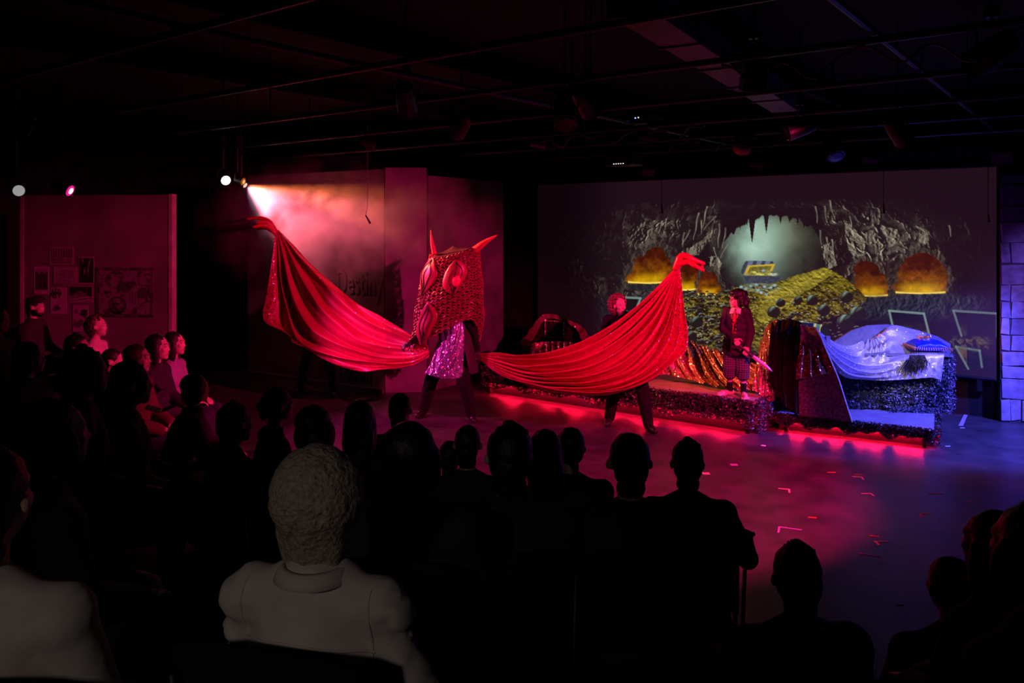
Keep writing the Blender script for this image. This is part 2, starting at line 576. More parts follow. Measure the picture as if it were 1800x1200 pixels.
def paint_cave(px, py):
    C = np.zeros(px.shape + (3,))
    A = lambda *c: np.array(lin(*c))

    def over(mask, col):
        nonlocal C
        mask = np.clip(mask, 0, 1)[..., None]
        C = C * (1 - mask) + np.asarray(col, float) * mask

    def emboss(h, lx, ly, k):
        gy, gx = np.gradient(h)
        d = np.hypot(lx, ly) + 1e-6
        return np.clip(0.5 + k * (gx * lx / d + gy * ly / d), 0, 2)
    n1 = fbm(px / 24, py / 24, 1)
    n2 = fbm(px / 8, py / 8, 2)
    n3 = fbm(px / 3.0, py / 3.0, 3, 3)
    wx, wy = px + 16 * (n1 - 0.5) + 5 * (n2 - 0.5), py + 16 * (fbm(px / 24, py / 24, 61) - 0.5)
    side = np.where(px < 1345, 1.0, -1.0)
    su, sv = px * 0.85 + side * py * 0.52, -side * px * 0.52 + py * 0.85
    C[:] = A(27, 11, 20)
    # rock walls: ridged stone, lit from the mouth of the cave
    hgt = (1 - np.abs(2 * fbm(su / 17 + 3 * n1, sv / 46 + 2 * n1, 5, 5) - 1)) + 0.6 * (1 - np.abs(2 * fbm(wx / 12, wy / 15, 9, 4) - 1))
    em = emboss(hgt, 1350 - px, 455 - py, 4.2)
    crag = np.clip((em - 0.62) * 1.5, 0, 1) ** 1.5 + 0.6 * np.clip(hgt - 1.26, 0, 1) ** 1.2
    d = np.hypot((px - 1350) / 235.0, (py - 468) / 122.0)
    wallm = np.exp(-((d - 0.95) / 0.34) ** 2) * sm(548, 510, py) * sm(345, 400, py)
    pat = 0.10 + 0.90 * sm(0.44, 0.62, fbm(px / 34, py / 34, 21))
    over(wallm * 0.8, A(30, 20, 23))
    over(wallm * crag * pat * 1.25, A(168, 158, 138))
    over(wallm * crag * 0.25, A(120, 96, 84))
    # mist in the mouth
    mouth = sm(1.16, 0.50, np.hypot((px - 1354 + 44 * (fbm(px / 14, py / 20, 83) - .5)) / 92, (py - 438 + 20 * (n2 - .5)) / 88)) * sm(362, 380, py)
    over(mouth, A(44, 44, 40) * (0.3 + 1.2 * fbm(px / 40, py / 26, 77))[..., None])
    gl = np.exp(-(((px - 1330) / 42) ** 2 + ((py - 425) / 50) ** 2))
    C += (mouth * gl * (0.6 + 0.55 * fbm(px / 30, py / 22, 71)))[..., None] * A(150, 184, 166)
    C += (mouth * np.exp(-(((px - 1395) / 36) ** 2 + ((py - 410) / 40) ** 2)) * 0.35)[..., None] * A(120, 120, 90)
    over(mouth * sm(1372, 1432, px + 36 * (fbm(px / 22, py / 22, 88) - .5)) * 0.8, A(40, 38, 36) * (0.4 + n1)[..., None])
    # roof with hanging teeth
    roof = 374 + np.abs((px - 1362) / 60.0) ** 2.2 * 20 + 9 * vnoise(px / 5, px * 0, 4)
    for tx, tl, tw in ((1322, 428, 7), (1347, 411, 5), (1301, 405, 4), (1313, 398, 4), (1290, 400, 4), (1281, 410, 5), (1372, 394, 4), (1388, 392, 5), (1334, 386, 4), (1402, 396, 4), (1413, 402, 5)):
        w = np.clip(1 - np.abs(px - tx) / tw, 0, 1)
        roof = np.maximum(roof, np.where(w > 0, 372 + (tl - 372) * w ** 0.8, 0))
    over(sm(1.5, -1.5, py - roof) * sm(1250, 1272, px) * sm(1462, 1436, px) * sm(352, 368, py), A(27, 13, 21) * (0.8 + 0.5 * n2)[..., None])
    # long pale roots
    for x0, y0, ln, dx in ((1228, 374, 48, -9), (1243, 362, 38, -8), (1234, 386, 22, -2), (1265, 393, 42, -3), (1276, 400, 36, -6), (1258, 380, 24, -22), (1203, 408, 26, -4), (1213, 404, 26, -14),
                           (1279, 428, 26, -13), (1254, 434, 22, 8), (1434, 362, 30, 3), (1449, 362, 30, 5), (1458, 352, 34, 9), (1441, 404, 26, 3), (1452, 416, 20, 6), (1494, 380, 20, 3), (1462, 420, 28, 4),
                           (1522, 408, 22, 3), (1536, 412, 34, 4), (1529, 410, 20, 1), (1545, 428, 18, 3), (1668, 396, 20, 4), (1258, 470, 24, -4), (1250, 450, 30, 2), (1165, 388, 22, -8), (1172, 384, 14, -3)):
        t = np.clip((py - y0) / ln, 0, 1)
        ctr = x0 + dx * t + 0.7 * np.sin(py / 5.0 + x0)
        m = np.exp(-((px - ctr) / (1.25 - 0.75 * t)) ** 2) * (py >= y0) * (py <= y0 + ln)
        over(m * (0.25 + 0.9 * n2 * n2), A(146, 136, 120))
    # pale crags beside the mouth
    for pts in (((1192, 447), (1232, 420), (1250, 400), (1244, 426), (1226, 448), (1206, 455)), ((1480, 388), (1512, 408), (1520, 432), (1508, 472), (1500, 490), (1494, 455), (1488, 415)),
                ((1438, 434), (1456, 428), (1470, 466), (1452, 478)), ((1544, 392), (1572, 402), (1582, 430), (1562, 430)), ((1606, 398), (1624, 408), (1630, 440), (1614, 426)), ((1246, 448), (1262, 450), (1270, 470), (1256, 492), (1250, 468))):
        over(poly_mask(wx - 0.5 * 5, wy, pts) * np.clip(0.08 + (em - 0.35) * 1.0, 0, 1), A(158, 150, 128))
    # glowing alcoves under rims of pale stone
    for cx, w, top, bot, skew in ((1138, 37, 434, 495, 16), (1206, 22, 462, 507, 6), (1244, 19, 476, 516, 3), (1533, 30, 458, 518, -12), (1618, 47, 444, 513, 4)):
        tt = np.clip((bot - py) / (bot - top), 0, 1.25)
        cxx = cx + skew * tt
        wob = 20 * (fbm(px / 14, py / 14, int(cx)) - 0.5)
        rx = w * np.sqrt(np.clip(1 - np.clip(tt, 0, 1) ** 2.1, 0, 1)) + 0.01
        q = np.abs(px + wob - cxx) / rx
        low = bot + 2.5 * np.cos((px - cx) / w * 1.5)
        a = sm(1.05, 0.93, q) * (py < low) * (py > top)
        rg_ = np.abs(px + wob * 1.3 - cxx) / (w * 1.16 * np.sqrt(np.clip(1 - np.clip((bot - py) / (bot - top + 9), 0, 1) ** 2.1, 0, 1)) + 0.01)
        over(sm(1.12, 1.0, rg_) * (py < bot + 9) * (py > top - 9) * 0.85, A(66, 56, 50) * (0.25 + 1.7 * np.clip(em - 0.3, 0, 1.5))[..., None])
        tx_ = emboss(fbm(wx / 9, wy / 9, int(cx) + 3, 4), cx - px, bot - py, -3.5)
        mixv = np.clip(1.30 - tt * 2.0 + 0.9 * (n2 - 0.5), 0, 1)[..., None]
        over(a, ((1 - mixv) * A(84, 28, 12) + mixv * A(150, 82, 12)) * (0.15 + 0.55 * (0.5 + 0.5 * np.clip(tx_, 0, 1.4)) * (0.25 + 1.4 * n1 * n2 * 2))[..., None])
        over(a * sm(0.34, 0.02, tt) * sm(0.95, 0.3, q) * 0.8, A(206, 158, 10) * (0.5 + 0.7 * n2)[..., None])
        over(np.exp(-((py - low) / 1.5) ** 2) * (np.abs(px - cx) < w * 0.93), A(236, 206, 84))
        over(sm(1.0, 0.75, np.hypot((px - cx) / (w * 1.12), (py - bot - 9) / 9.0)) * (py > low + 1.2) * 0.95, A(60, 56, 62) * (0.15 + 1.0 * np.clip(em, 0, 1.4) * n2)[..., None])
    # stony ground beyond
    gm = sm(512, 526, py + 8 * (n2 - .5)) * (sm(1185, 1150, px) * sm(1030, 1090, px) * sm(620, 560, py) + sm(1505, 1520, px) * sm(1756, 1690, px) * sm(570, 545, py))
    over(gm * 0.85, A(66, 64, 74) * (0.10 + 1.0 * np.clip(em - 0.25, 0, 1.3) * (0.4 + n2))[..., None])
    # gold
    gh = fbm(px / 5.5, py / 4.0, 90, 3)
    ge = emboss(gh, 0.3 + 0 * px, -1 + 0 * py, 5.0)
    heap = poly_mask(px + 8 * (n3 - .5), py + 8 * (n3 - .5), ((1180, 524), (1262, 516), (1300, 500), (1345, 502), (1400, 484), (1448, 470), (1470, 478), (1500, 500), (1524, 524), (1500, 548), (1440, 562), (1430, 590), (1430, 640), (1180, 640)))
    strp = 0.5 + 0.5 * np.sin((py * 0.9 + px * 0.40) / 5.2 + 4 * n1)
    over(heap, A(124, 106, 32) * np.clip(0.10 + 0.95 * (ge - 0.15) + 0.15 * strp, 0.05, 1.6)[..., None])
    slope = poly_mask(px, py + 5 * (n2 - 0.5), ((1352, 512), (1400, 484), (1450, 469), (1468, 479), (1440, 498), (1400, 522), (1372, 546), (1345, 570), (1330, 560), (1336, 536)))
    over(slope * 0.92, A(172, 154, 52) * np.clip(0.20 + 0.62 * ge * (0.55 + 0.6 * strp), 0.1, 1.5)[..., None])
    dk = sm(0.43, 0.56, fbm(px / 22, py / 11, 44)) * heap * (1 - slope) * np.where(px > 1325, 0.7, 1.0)
    over(dk * 0.92, A(44, 28, 24) * (0.2 + 1.1 * np.clip(ge - .2, 0, 1.2))[..., None])
    over(heap * sm(1322, 1290, px) * 0.75 * sm(.40, .56, fbm(px / 13, py / 8, 48)), A(72, 66, 58) * (0.1 + 1.3 * np.clip(ge - .25, 0, 1.2))[..., None])
    rr = np.random.RandomState(3)
    for i in range(300):
        cx = rr.choice([rr.uniform(1186, 1288), rr.uniform(1345, 1515)], p=[0.55, 0.45])
        cy = rr.uniform(510, 604)
        if cx > 1330 and cy < 512 + (1450 - cx) * 0.35:
            continue
        r = rr.uniform(2.0, 6.5) * (0.75 + (cy - 510) / 150)
        ry = r * rr.uniform(0.45, 0.8)
        b = (np.abs(px - cx) < r * 1.3) & (np.abs(py - cy) < ry * 1.3)
        if not b.any():
            continue
        q = np.hypot((px[b] - cx) / r, (py[b] - cy) / ry)
        up_ = -(py[b] - cy) / ry - 0.35 * (px[b] - cx) / r
        lit = np.clip((up_ - 0.15) * 1.2, 0, 1) * sm(0.45, 0.75, q)
        base = [(150, 152, 132), (160, 140, 84), (172, 172, 152), (128, 96, 60), (110, 124, 124)][rr.randint(5)]
        m = (sm(1.05, 0.9, q) * 0.9)[:, None]
        C[b] = C[b] * (1 - m) + m * (A(*base) * lit[:, None] * rr.uniform(0.35, 0.9) + A(26, 17, 16))
    for i in range(900):
        cx, cy = rr.uniform(1186, 1510), rr.uniform(505, 606)
        b = np.hypot((px - cx) / rr.uniform(0.9, 1.9), (py - cy) / 1.0) < 1
        if b.any() and heap[b].mean() > 0.5:
            C[b] = C[b] * 0.45 + 0.55 * A(*[(168, 148, 60), (140, 112, 34), (170, 160, 120), (30, 18, 16), (30, 18, 16)][rr.randint(5)])
    # pots, helmets
    for cx, cy, r in ((1487, 566, 16), (1508, 551, 15), (1448, 545, 12), (1403, 527, 8), (1428, 528, 11), (1488, 522, 12), (1372, 532, 9), (1212, 593, 14), (1196, 580, 10), (1224, 566, 12), (1360, 548, 12)):
        q = np.hypot((px - cx) / r, (py - cy) / (r * 0.86))
        over(sm(1.03, 0.93, q), A(28, 20, 21))
        hl = sm(1.02, 0.94, q) * np.clip((-((px - cx) * 0.6 + (py - cy)) / r - 0.25) * 1.6, 0, 1)
        over(hl * (0.55 + 0.45 * np.sin(np.hypot(px - cx - r, py - cy - r * .4) / 1.3)) * (0.5 + 0.8 * n2) * 0.8, A(136, 158, 142))
    # banded keg
    keg = poly_mask(px, py, ((1405, 563), (1446, 571), (1448, 582), (1440, 590), (1405, 577)))
    over(keg, A(70, 112, 116) * (0.30 + 1.0 * np.clip((580 - py) / 15, 0, 1))[..., None])
    for bx in (1409, 1421, 1433, 1444):
        over(keg * np.exp(-((px - bx + (py - 570) * 0.2) / 1.5) ** 2), A(190, 176, 104))
    over(sm(1.0, 0.85, np.hypot((px - 1450) / 9, (py - 581) / 12)), A(20, 22, 24))
    # open crates with pale rims
    for pts in (((1563, 546), (1624, 551), (1634, 590), (1573, 590)), ((1676, 546), (1753, 551), (1753, 592), (1690, 590)), ((1680, 609), (1722, 616), (1726, 645), (1702, 648)), ((1090, 522), (1126, 524), (1118, 544), (1094, 544))):
        over(poly_mask(px, py, pts), A(22, 14, 16) + A(110, 84, 30) * (sm(566, 592, py) * (px < 1700) * n2 ** 2)[..., None])
        for i in (0, 1, 3):
            (x0, y0), (x1, y1) = pts[i], pts[(i + 1) % len(pts)]
            t = np.clip(((px - x0) * (x1 - x0) + (py - y0) * (y1 - y0)) / ((x1 - x0) ** 2 + (y1 - y0) ** 2), 0, 1)
            dist = np.hypot(px - x0 - t * (x1 - x0), py - y0 - t * (y1 - y0))
            over(sm(2.4, 1.2, dist) * (0.8 if py.mean() else 0) * (0.6 if x0 > 1650 else 0.95), A(112, 132, 126))
    fl = sm(1580, 1640, px) * sm(1752, 1720, px) * sm(588, 598, py) * sm(622, 606, py)
    over(fl * 0.8 * sm(0.42, 0.6, n2), A(96, 82, 46) * (0.3 + ge * 0.6)[..., None])
    # treasure chest
    over(poly_mask(px, py, ((1303, 480), (1304, 468), (1311, 459), (1320, 457.5), (1358, 458.5), (1362, 466), (1313, 469), (1308, 483))), A(84, 90, 108) * (0.35 + 0.85 * (np.sin((px - 1304) / 2.4 + py / 6) > -0.2))[..., None])
    over(poly_mask(px, py, ((1308, 482), (1315, 466.5), (1363, 463.5), (1356, 479))), A(176, 146, 40))
    over(poly_mask(px, py, ((1313, 481), (1319, 469), (1357, 467), (1351, 479))), A(104, 96, 44) * (0.3 + 1.0 * n3)[..., None])
    over(sm(1.08, 0.8, np.hypot((px - 1338) / 30, (py - 482) / 7)), A(178, 166, 84) * (0.15 + 0.9 * ge)[..., None])
    over(poly_mask(px, py, ((1306, 484), (1373, 485), (1370, 495), (1350, 498), (1312, 496))), A(60, 62, 80) * (0.3 + 1.0 * n3)[..., None])
    over(sm(1.1, 0.7, np.hypot((px - 1336) / 40, (py - 506) / 9)) * 0.7, A(128, 128, 96) * (0.1 + 1.0 * ge)[..., None])
    for cx, cy in ((1355, 505), (1344, 504), (1330, 500), (1362, 501), (1338, 514), (1347, 517), (1332, 510), (1320, 502), (1357, 482), (1342, 476), (1362, 482), (1303, 504), (1311, 507)):
        q = np.hypot((px - cx) / 3.6, (py - cy) / 2.6)
        over(sm(1.1, 0.6, q) * 0.85, A(150, 184, 190) * (0.25 + 0.9 * n3)[..., None])
    # falls off toward the end of the picture
    C *= (0.28 + 0.72 * sm(985, 1120, px))[..., None]
    return C


nu, nv = 900, 330
us = np.linspace(0, 1, nu)
zs = np.linspace(Z1, Z0, nv)
sg = np.zeros((nv, nu, 3))
sg[..., 0] = (sl.x + (sr.x - sl.x) * us)[None, :]
sg[..., 1] = (sl.y + (sr.y - sl.y) * us)[None, :]
sg[..., 2] = zs[:, None]
ppx = CX + F * sg[..., 0] / sg[..., 1]
ppy = HY + F * (HC - sg[..., 2]) / sg[..., 1]
scr = thing('projection_screen', (sl + sr) / 2, 'wide projection screen showing a treasure cave with glowing alcoves', 'screen')
grid_obj('picture', sg, 'projected_picture', scr, 0, paint_cave(ppx, ppy))
for z in (Z0 - 0.02, Z1 + 0.02):
    a, b = V((sl.x, sl.y, z)), V((sr.x, sr.y, z))
    MB().tube([a + NRM * 0.02, b + NRM * 0.02], 0.025, 8).build('batten', 'black_metal', scr, True)

# ------------------------------------------------------------------ scenic flats
tf_a, tf_b = G(435, 655), G(675, 690)
pf_b = G(750, 689)
lf_b = G(885, 655)


def flat_panel(name, a, b, z, m, label, thick=0.06, cat='stage flat', edge=True):
    d = (b - a).normalized()
    n = V((-d.y, d.x, 0))
    t = thing(name, (a + b) / 2, label, cat)
    MB().prism([a, b, b + n * thick, a + n * thick], (0, 0, z)).build('panel', m, t, True, bevel=0.006)
    for q in (a + d * 0.05, b - d * 0.05):
        MB().box(q + n * (thick + 0.025) + V((0, 0, z / 2)), (0.05, 0.05, z - 0.02)).build('batten', 'timber', t, True)
    return t, d, n


text_flat, td, tn = flat_panel('carved_flat', tf_a, tf_b, 3.5, 'flat_paint', 'tall purple-grey flat with carved lettering behind the red wing')
flat_panel('arched_flat', tf_b + V((0.02, -0.02, 0)), pf_b, 3.52, 'flat_paint_pale', 'narrow pale flat standing between carved flat and dragon')
flat_panel('dark_flat', pf_b + V((0.03, 0.03, 0)), lf_b, 3.4, 'flat_paint', 'dark plum flat beyond the dragon beside the projection screen')
# arch moulding on the dark flat
dd = (lf_b - pf_b).normalized()
dn = V((-dd.y, dd.x, 0))


def lettering(txt, centre, d, size, parent):
    cu = bpy.data.curves.new('carved_word', 'FONT')
    cu.body = txt
    cu.size = size
    cu.extrude = 0.006
    cu.bevel_depth = 0.005
    cu.align_x = 'CENTER'
    tmp = bpy.data.objects.new('tmp', cu)
    COL.objects.link(tmp)
    dg = bpy.context.evaluated_depsgraph_get()
    me = bpy.data.meshes.new_from_object(tmp.evaluated_get(dg))
    bpy.data.objects.remove(tmp)
    n = V((d.y, -d.x, 0))
    M = Matrix(((d.x, 0, n.x, centre.x), (d.y, 0, n.y, centre.y), (0, 1, 0, centre.z), (0, 0, 0, 1)))
    me.transform(M @ Matrix.Diagonal((0.8, 1.35, 1, 1)))
    o = mesh_obj('carved_word', me, 'flat_paint', parent, True)
    return o


def on_flat(px, py, a, b):
    """where a pixel's ray meets the flat through a-b"""
    r = V(((px - CX) / F, 1.0, 0))
    d = b - a
    den = r.x * d.y - r.y * d.x
    k = (a.x * d.y - a.y * d.x) / den
    return P(px, py, k)


lettering('Destiny', on_flat(632, 516, tf_a, tf_b) - tn * 0.01, td, 0.40, text_flat)
lettering('Tosoll', on_flat(622, 663, tf_a, tf_b) - tn * 0.01, td, 0.38, text_flat)
fb = MB()
fb.prism([tf_a - tn * 0.10, tf_b - tn * 0.10, tf_b, tf_a], (0, 0, 0.06))
fb.build('foot_rail', 'flat_paint', text_flat, True)

# poster flat on the left
pa, pb = P(42, 400, 11.5), P(297, 400, 11.35)
pa.z = pb.z = 0
pflat, pd, pn = flat_panel('poster_flat', pa, pb, 3.05, 'poster_wall', 'plain flat hung with posters and a map behind left seats', 0.05)
MB().prism([pb - pn * 0.012, pb + pd * 0.05 - pn * 0.012, pb + pd * 0.05 + pn * 0.12, pb + pn * 0.12], (0, 0, 3.06)).build('edge_post', 'timber', pflat, True)
MB().prism([pa - pd * 0.05 - pn * 0.01, pa - pn * 0.01, pa + pn * 0.08, pa - pd * 0.05 + pn * 0.08], (0, 0, 3.04)).build('edge_post', 'timber', pflat, True)


def poster(x0, y0, x1, y1, kind, label, name='poster'):
    n1, n2 = 60, 60
    g = np.zeros((n2, n1, 3))
    a, b = on_flat(x0, y0, pa, pb), on_flat(x1, y0, pa, pb)
    c = on_flat(x0, y1, pa, pb)
    off = -pn * 0.006
    for i in range(n1):
        q = a + (b - a) * i / (n1 - 1) + off
        for j in range(n2):
            g[j, i] = (q.x, q.y, a.z + (c.z - a.z) * j / (n2 - 1))
    X, Y = np.meshgrid(np.linspace(0, 1, n1), np.linspace(0, 1, n2))
    nz = fbm(X * 9, Y * 9, int(x0), 4)
    base = np.ones_like(X) * 0.42
    edge = np.minimum(np.minimum(X, 1 - X), np.minimum(Y, 1 - Y))
    if kind == 'land':
        v = 0.07 + 0.25 * (Y > 0.5 + 0.2 * np.abs(X - 0.45)) * nz + 0.18 * (np.sin(X * 60) > 0) * (Y < 0.5)
        v = np.where(edge < 0.06, 0.32, v)
    elif kind == 'tower':
        v = 0.03 + 0.22 * (Y < 0.3 - 0.12 * np.abs(np.sin(X * 9))) + 0.04 * nz
        v = np.where((edge < 0.1) | (Y > 0.84), 0.42, v)
    elif kind == 'figure':
        v = 0.02 + 0.22 * np.exp(-((np.abs(X - 0.5) - 0.24 * (1 - Y)) / 0.05) ** 2) * (Y < 0.7) * (nz > 0.42)
        v = np.where(edge < 0.05, 0.36, v)
    elif kind == 'letter':
        v = 0.30 - 0.20 * (np.sin(Y * 75) > 0.3) * (X > 0.12) * (X < 0.85) * (Y > 0.12) * (nz > 0.4)
    elif kind == 'seal':
        r = np.hypot((X - 0.35) / 0.34, (Y - 0.22) / 0.2)
        v = 0.40 - 0.36 * (r < 1) * (nz < 0.56) - 0.33 * (np.hypot((X - 0.32) / 0.25, (Y - 0.8) / 0.13) < nz * 1.8)
        v = v - 0.15 * (np.abs(np.hypot((X - 0.65) / 0.2, (Y - 0.55) / 0.08) - 1) < 0.12)
    elif kind == 'peak':
        v = 0.03 + 0.25 * (Y > 0.28 + 0.8 * np.abs(X - 0.48)) * nz + 0.2 * (Y > 0.62) * (np.sin(Y * 40 + X * 8) > 0)
        v = np.where(edge < 0.05, 0.30, v)
    elif kind == 'vase':
        v = 0.36 - 0.32 * (np.hypot((X - 0.7) / 0.22, (Y - 0.3) / 0.16) < nz * 1.9) - 0.25 * (np.hypot((X - 0.35) / 0.3, (Y - 0.7) / 0.2) < nz * 1.7) - 0.2 * (np.hypot((X - 0.25) / 0.2, (Y - 0.25) / 0.1) < nz * 1.6)
    else:
        rv = np.abs(fbm(X * 5, Y * 4, 77) - 0.5)
        v = 0.20 - 0.15 * (rv < 0.022) - 0.13 * (nz > 0.60) - 0.15 * (np.abs(np.hypot((X - 0.38) / 0.14, (Y - 0.76) / 0.16) - 1) < 0.14) - 0.12 * ((np.abs(X - 0.68) < 0.09) & (np.abs(Y - 0.6) < 0.14) & (np.sin(X * 120) > 0))
        v = np.where(edge < 0.055, 0.05 + 0.06 * (nz > 0.5), v)
    v = np.clip(v, 0.012, 1)
    o = grid_obj(name, g, 'printed_paper', None, 0.003, np.stack([v, v * 0.95, v * 0.9], -1), world=False)
    tag(o, label, 'map' if kind == 'map' else 'poster', 'posters pinned to the flat')


poster(87, 434, 130, 465, 'land', 'wide landscape poster, topmost of the posters on the flat')
poster(60, 468, 87, 517, 'tower', 'tall white-bordered poster with dark tower picture')
poster(94, 469, 137, 499, 'letter', 'cream sheet of handwritten lines pinned between posters')
poster(138, 451, 166, 499, 'figure', 'black poster with pale line drawing beside the map')
poster(89, 505, 118, 552, 'seal', 'pale poster with round dark emblem above small drawing')
poster(120, 502, 164, 532, 'peak', 'wide poster of a lone mountain under dark sky')
poster(128, 536, 156, 583, 'vase', 'pale poster with dark sketches, lowest on the flat')
poster(168, 470, 270, 557, 'map', 'large framed old map hung right of the posters', 'wall_map')

# stone flat on the right: every block its own piece
sa, sb = V((6.50, 10.60, 0)), V((8.15, 10.34, 0))
sd = (sb - sa).normalized()
sn = V((-sd.y, sd.x, 0))
stone = thing('stone_flat', (sa + sb) / 2, 'tall flat of purple-blue stone blocks right of the screen', 'stage flat')
MB().prism([sa, sb, sb + sn * 0.06, sa + sn * 0.06], (0, 0, 3.32)).build('panel', 'stone_mortar', stone, True)
z = 0.02
row = 0
while z < 3.2:
    h = random.choice((0.16, 0.22, 0.28, 0.36))
    h = min(h, 3.3 - z)
    x = 0.0
    first = True
    while x < 1.62:
        w = random.choice((0.13, 0.18, 0.24, 0.34)) if not first else random.choice((0.12, 0.2, 0.3))
        first = False
        w = min(w, 1.66 - x)
        if w < 0.05:
            break
        parts = [(z, h)] if h < 0.3 or random.random() < 0.5 else [(z, h * 0.45), (z + h * 0.45, h * 0.55)]
        for zz, hh in parts:
            g = 0.007
            j = lambda: random.uniform(-0.012, 0.012)
            poly = [V((x + g + j(), zz + g + j())), V((x + w - g + j(), zz + g + j())), V((x + w - g + j(), zz + hh - g + j())), V((x + g + j(), zz + hh - g + j()))]
            q = [sa + sd * p.x + V((0, 0, p.y)) for p in poly]
            MB().prism(q, -sn * random.uniform(0.014, 0.026)).build('stone', 'stone_' + random.choice('abcd'), stone, True, bevel=0.006)
        x += w
    z += h

# ------------------------------------------------------------------ platforms
def skirt_scraps(name, a, b, z0, z1, count, parent, out, mtl='net_dark', droop=0.10, seed=0, size=0.021, sag=None):
    """camouflage-net scraps hung in front of a face from a to b"""
    r = np.random.RandomState(seed)
    vs, fs = [], []
    d = (b - a)
    for i in range(count):
        t = r.rand()
        zb = z0 + droop * (0.5 + 0.5 * math.sin(t * 37 + seed) * math.sin(t * 11)) * (1 if droop else 0)
        zz = zb + (z1 - zb) * r.rand()
        p = a + d * t + out * r.uniform(0.005, 0.07) + V((0, 0, zz))
        s = size * r.uniform(0.5, 1.3)
        ax = V(r.normal(size=3)).normalized()
        up = V(r.normal(size=3)).normalized()
        up = (up - ax * up.dot(ax)).normalized()
        k = len(vs)
        bend = ax.cross(up) * s * r.uniform(-0.6, 0.6)
        vs += [p - ax * s, p + up * s * 0.45, p + ax * s + bend, p - up * s * 0.45]
        fs += [(k, k + 3, k + 1), (k + 1, k + 3, k + 2)]
    o = from_py(name, vs, fs, mtl, parent, True)
    o['kind'] = 'stuff'
    return o


def net_cords(name, a, b, z0, z1, parent, out, step=0.09, mtl='net_backing'):
    m = MB()
    L = (b - a).length
    n = int(L / step)
    d = (b - a) / n
    nz = max(2, int((z1 - z0) / step))
    for i in range(n):
        for j in range(nz):
            p = a + d * i + V((0, 0, z0 + (z1 - z0) * j / nz)) + out * 0.03
            q = p + d + V((0, 0, (z1 - z0) / nz))
            m.tube([p, q], 0.004, 3, False)
            m.tube([p + d, p + V((0, 0, (z1 - z0) / nz))], 0.004, 3, False)
    o = m.build(name, mtl, parent, True)
    o['kind'] = 'stuff'
    return o


def platform(name, a, b, back, h, label, planks, netz, seed, cnt, top='plywood'):
    """a,b front corners on the floor, back = vector to rear"""
    t = thing(name, (a + b) / 2 + back / 2, label, 'platform')
    d = (b - a)
    n = planks
    for i in range(n):
        p = a + back * (i / n)
        q = a + back * ((i + 0.992) / n)
        m = MB().prism([p, p + d, q + d, q], (0, 0, 0.045))
        for v in m.v:
            v.z += h - 0.045
        m.build('board', top, t, True, bevel=0.004)
    fr = MB()
    out = V((d.y, -d.x, 0)).normalized()
    inn = -out * 0.08
    fr.prism([a + inn, b + inn, b + inn * 1.5, a + inn * 1.5], (0, 0, h - 0.05))
    e = d.normalized() * 0.08
    fr.prism([b - e, b - e + back * 0.98, b - e * 1.5 + back * 0.98, b - e * 1.5], (0, 0, h - 0.05))
    fr.prism([a + e, a + e + back * 0.98, a + e * 1.5 + back * 0.98, a + e * 1.5], (0, 0, h - 0.05))
    fr.build('frame', 'net_backing', t, True)
    zl = min(0.17, h * 0.55)
    led = MB()
    led.tube([a + d * 0.01 - out * 0.05 + V((0, 0, zl)), b - d * 0.01 - out * 0.05 + V((0, 0, zl))], 0.008, 6)
    led.build('light_strip', 'led', t, True)
    sh = MB().prism([a - out * 0.03, b - out * 0.03, b - out * 0.022, a - out * 0.022], (0, 0, h - 0.05 - zl + 0.007))
    for v in sh.v:
        v.z += zl - 0.007
    sh.build('strip_shield', 'net_backing', t, True)  # added plate, hides the tube so that only its glow shows
    skirt_scraps('net_skirt', a, b, netz, h + 0.01, cnt, t, out, seed=seed)
    net_cords('net_cords', a, b, netz + 0.06, h, t, out)
    right = d.normalized()
    skirt_scraps('net_skirt', b, b + back, 0.02, h + 0.02, int(cnt * 0.35), t, right, seed=seed + 1, droop=0.03)
    skirt_scraps('net_skirt', a, a + back, 0.05, h, int(cnt * 0.12), t, -right, seed=seed + 2)
    return t


p1a, p1b = G(850, 690), G(1327, 764)
p1d = (p1b - p1a).normalized()
p1n = V((-p1d.y, p1d.x, 0))
platform('low_platform', p1a, p1b, p1n * 1.25, 0.42, 'long wooden platform skirted with camouflage net under the small performer', 4, 0.07, 3, 11000)
p2b = G(1642, 788)
p2a = p2b - V((0.88, -0.475, 0)) * 1.76
p2n = V((0.475, 0.88, 0)) * 1.5
platform('low_deck', p2a, p2b, p2n, 0.22, 'low grey deck under the silver-draped altar, edged with net', 4, 0.05, 9, 6000, 'deck_paint')

# ------------------------------------------------------------------ altar, cloths, cushion
DK = 0.22
al, ar = V((4.05, 10.40, DK)), V((5.62, 10.26, DK))
ad_ = (ar - al).normalized()
an = V((-ad_.y, ad_.x, 0))
altar = thing('altar', (al + ar) / 2 + an * 0.35, 'tall box altar with arched back board under silver cloth', 'altar')
MB().prism([al, ar, ar + an * 0.62, al + an * 0.62], (0, 0, 0.70)).build('body', 'net_backing', altar, True)
top = MB().prism([al - an * 0.03, ar - an * 0.03 + ad_ * 0.03, ar + an * 0.64 + ad_ * 0.03, al + an * 0.64], (0, 0, 0.03))
for v in top.v:
    v.z += 0.70
top.build('table_top', 'grey_board', altar, True)
bk = [P(x, y, 10.93) for x, y in ((1440, 640), (1452, 612), (1470, 598), (1497, 581), (1525, 572), (1560, 570), (1590, 574), (1622, 583), (1648, 591), (1671, 604), (1672, 725))]
bk[-1].z = DK
bk.append(V((bk[0].x, 10.93, DK)))
MB().prism(bk[::-1], (0, 0.035, 0)).build('back_board', 'grey_board', altar, True)
skirt_scraps('net_front', al + ad_ * 0.25, ar, 0.02, 0.66, 1500, altar, -an, seed=21, droop=0.0, size=0.018, mtl='net_lit')
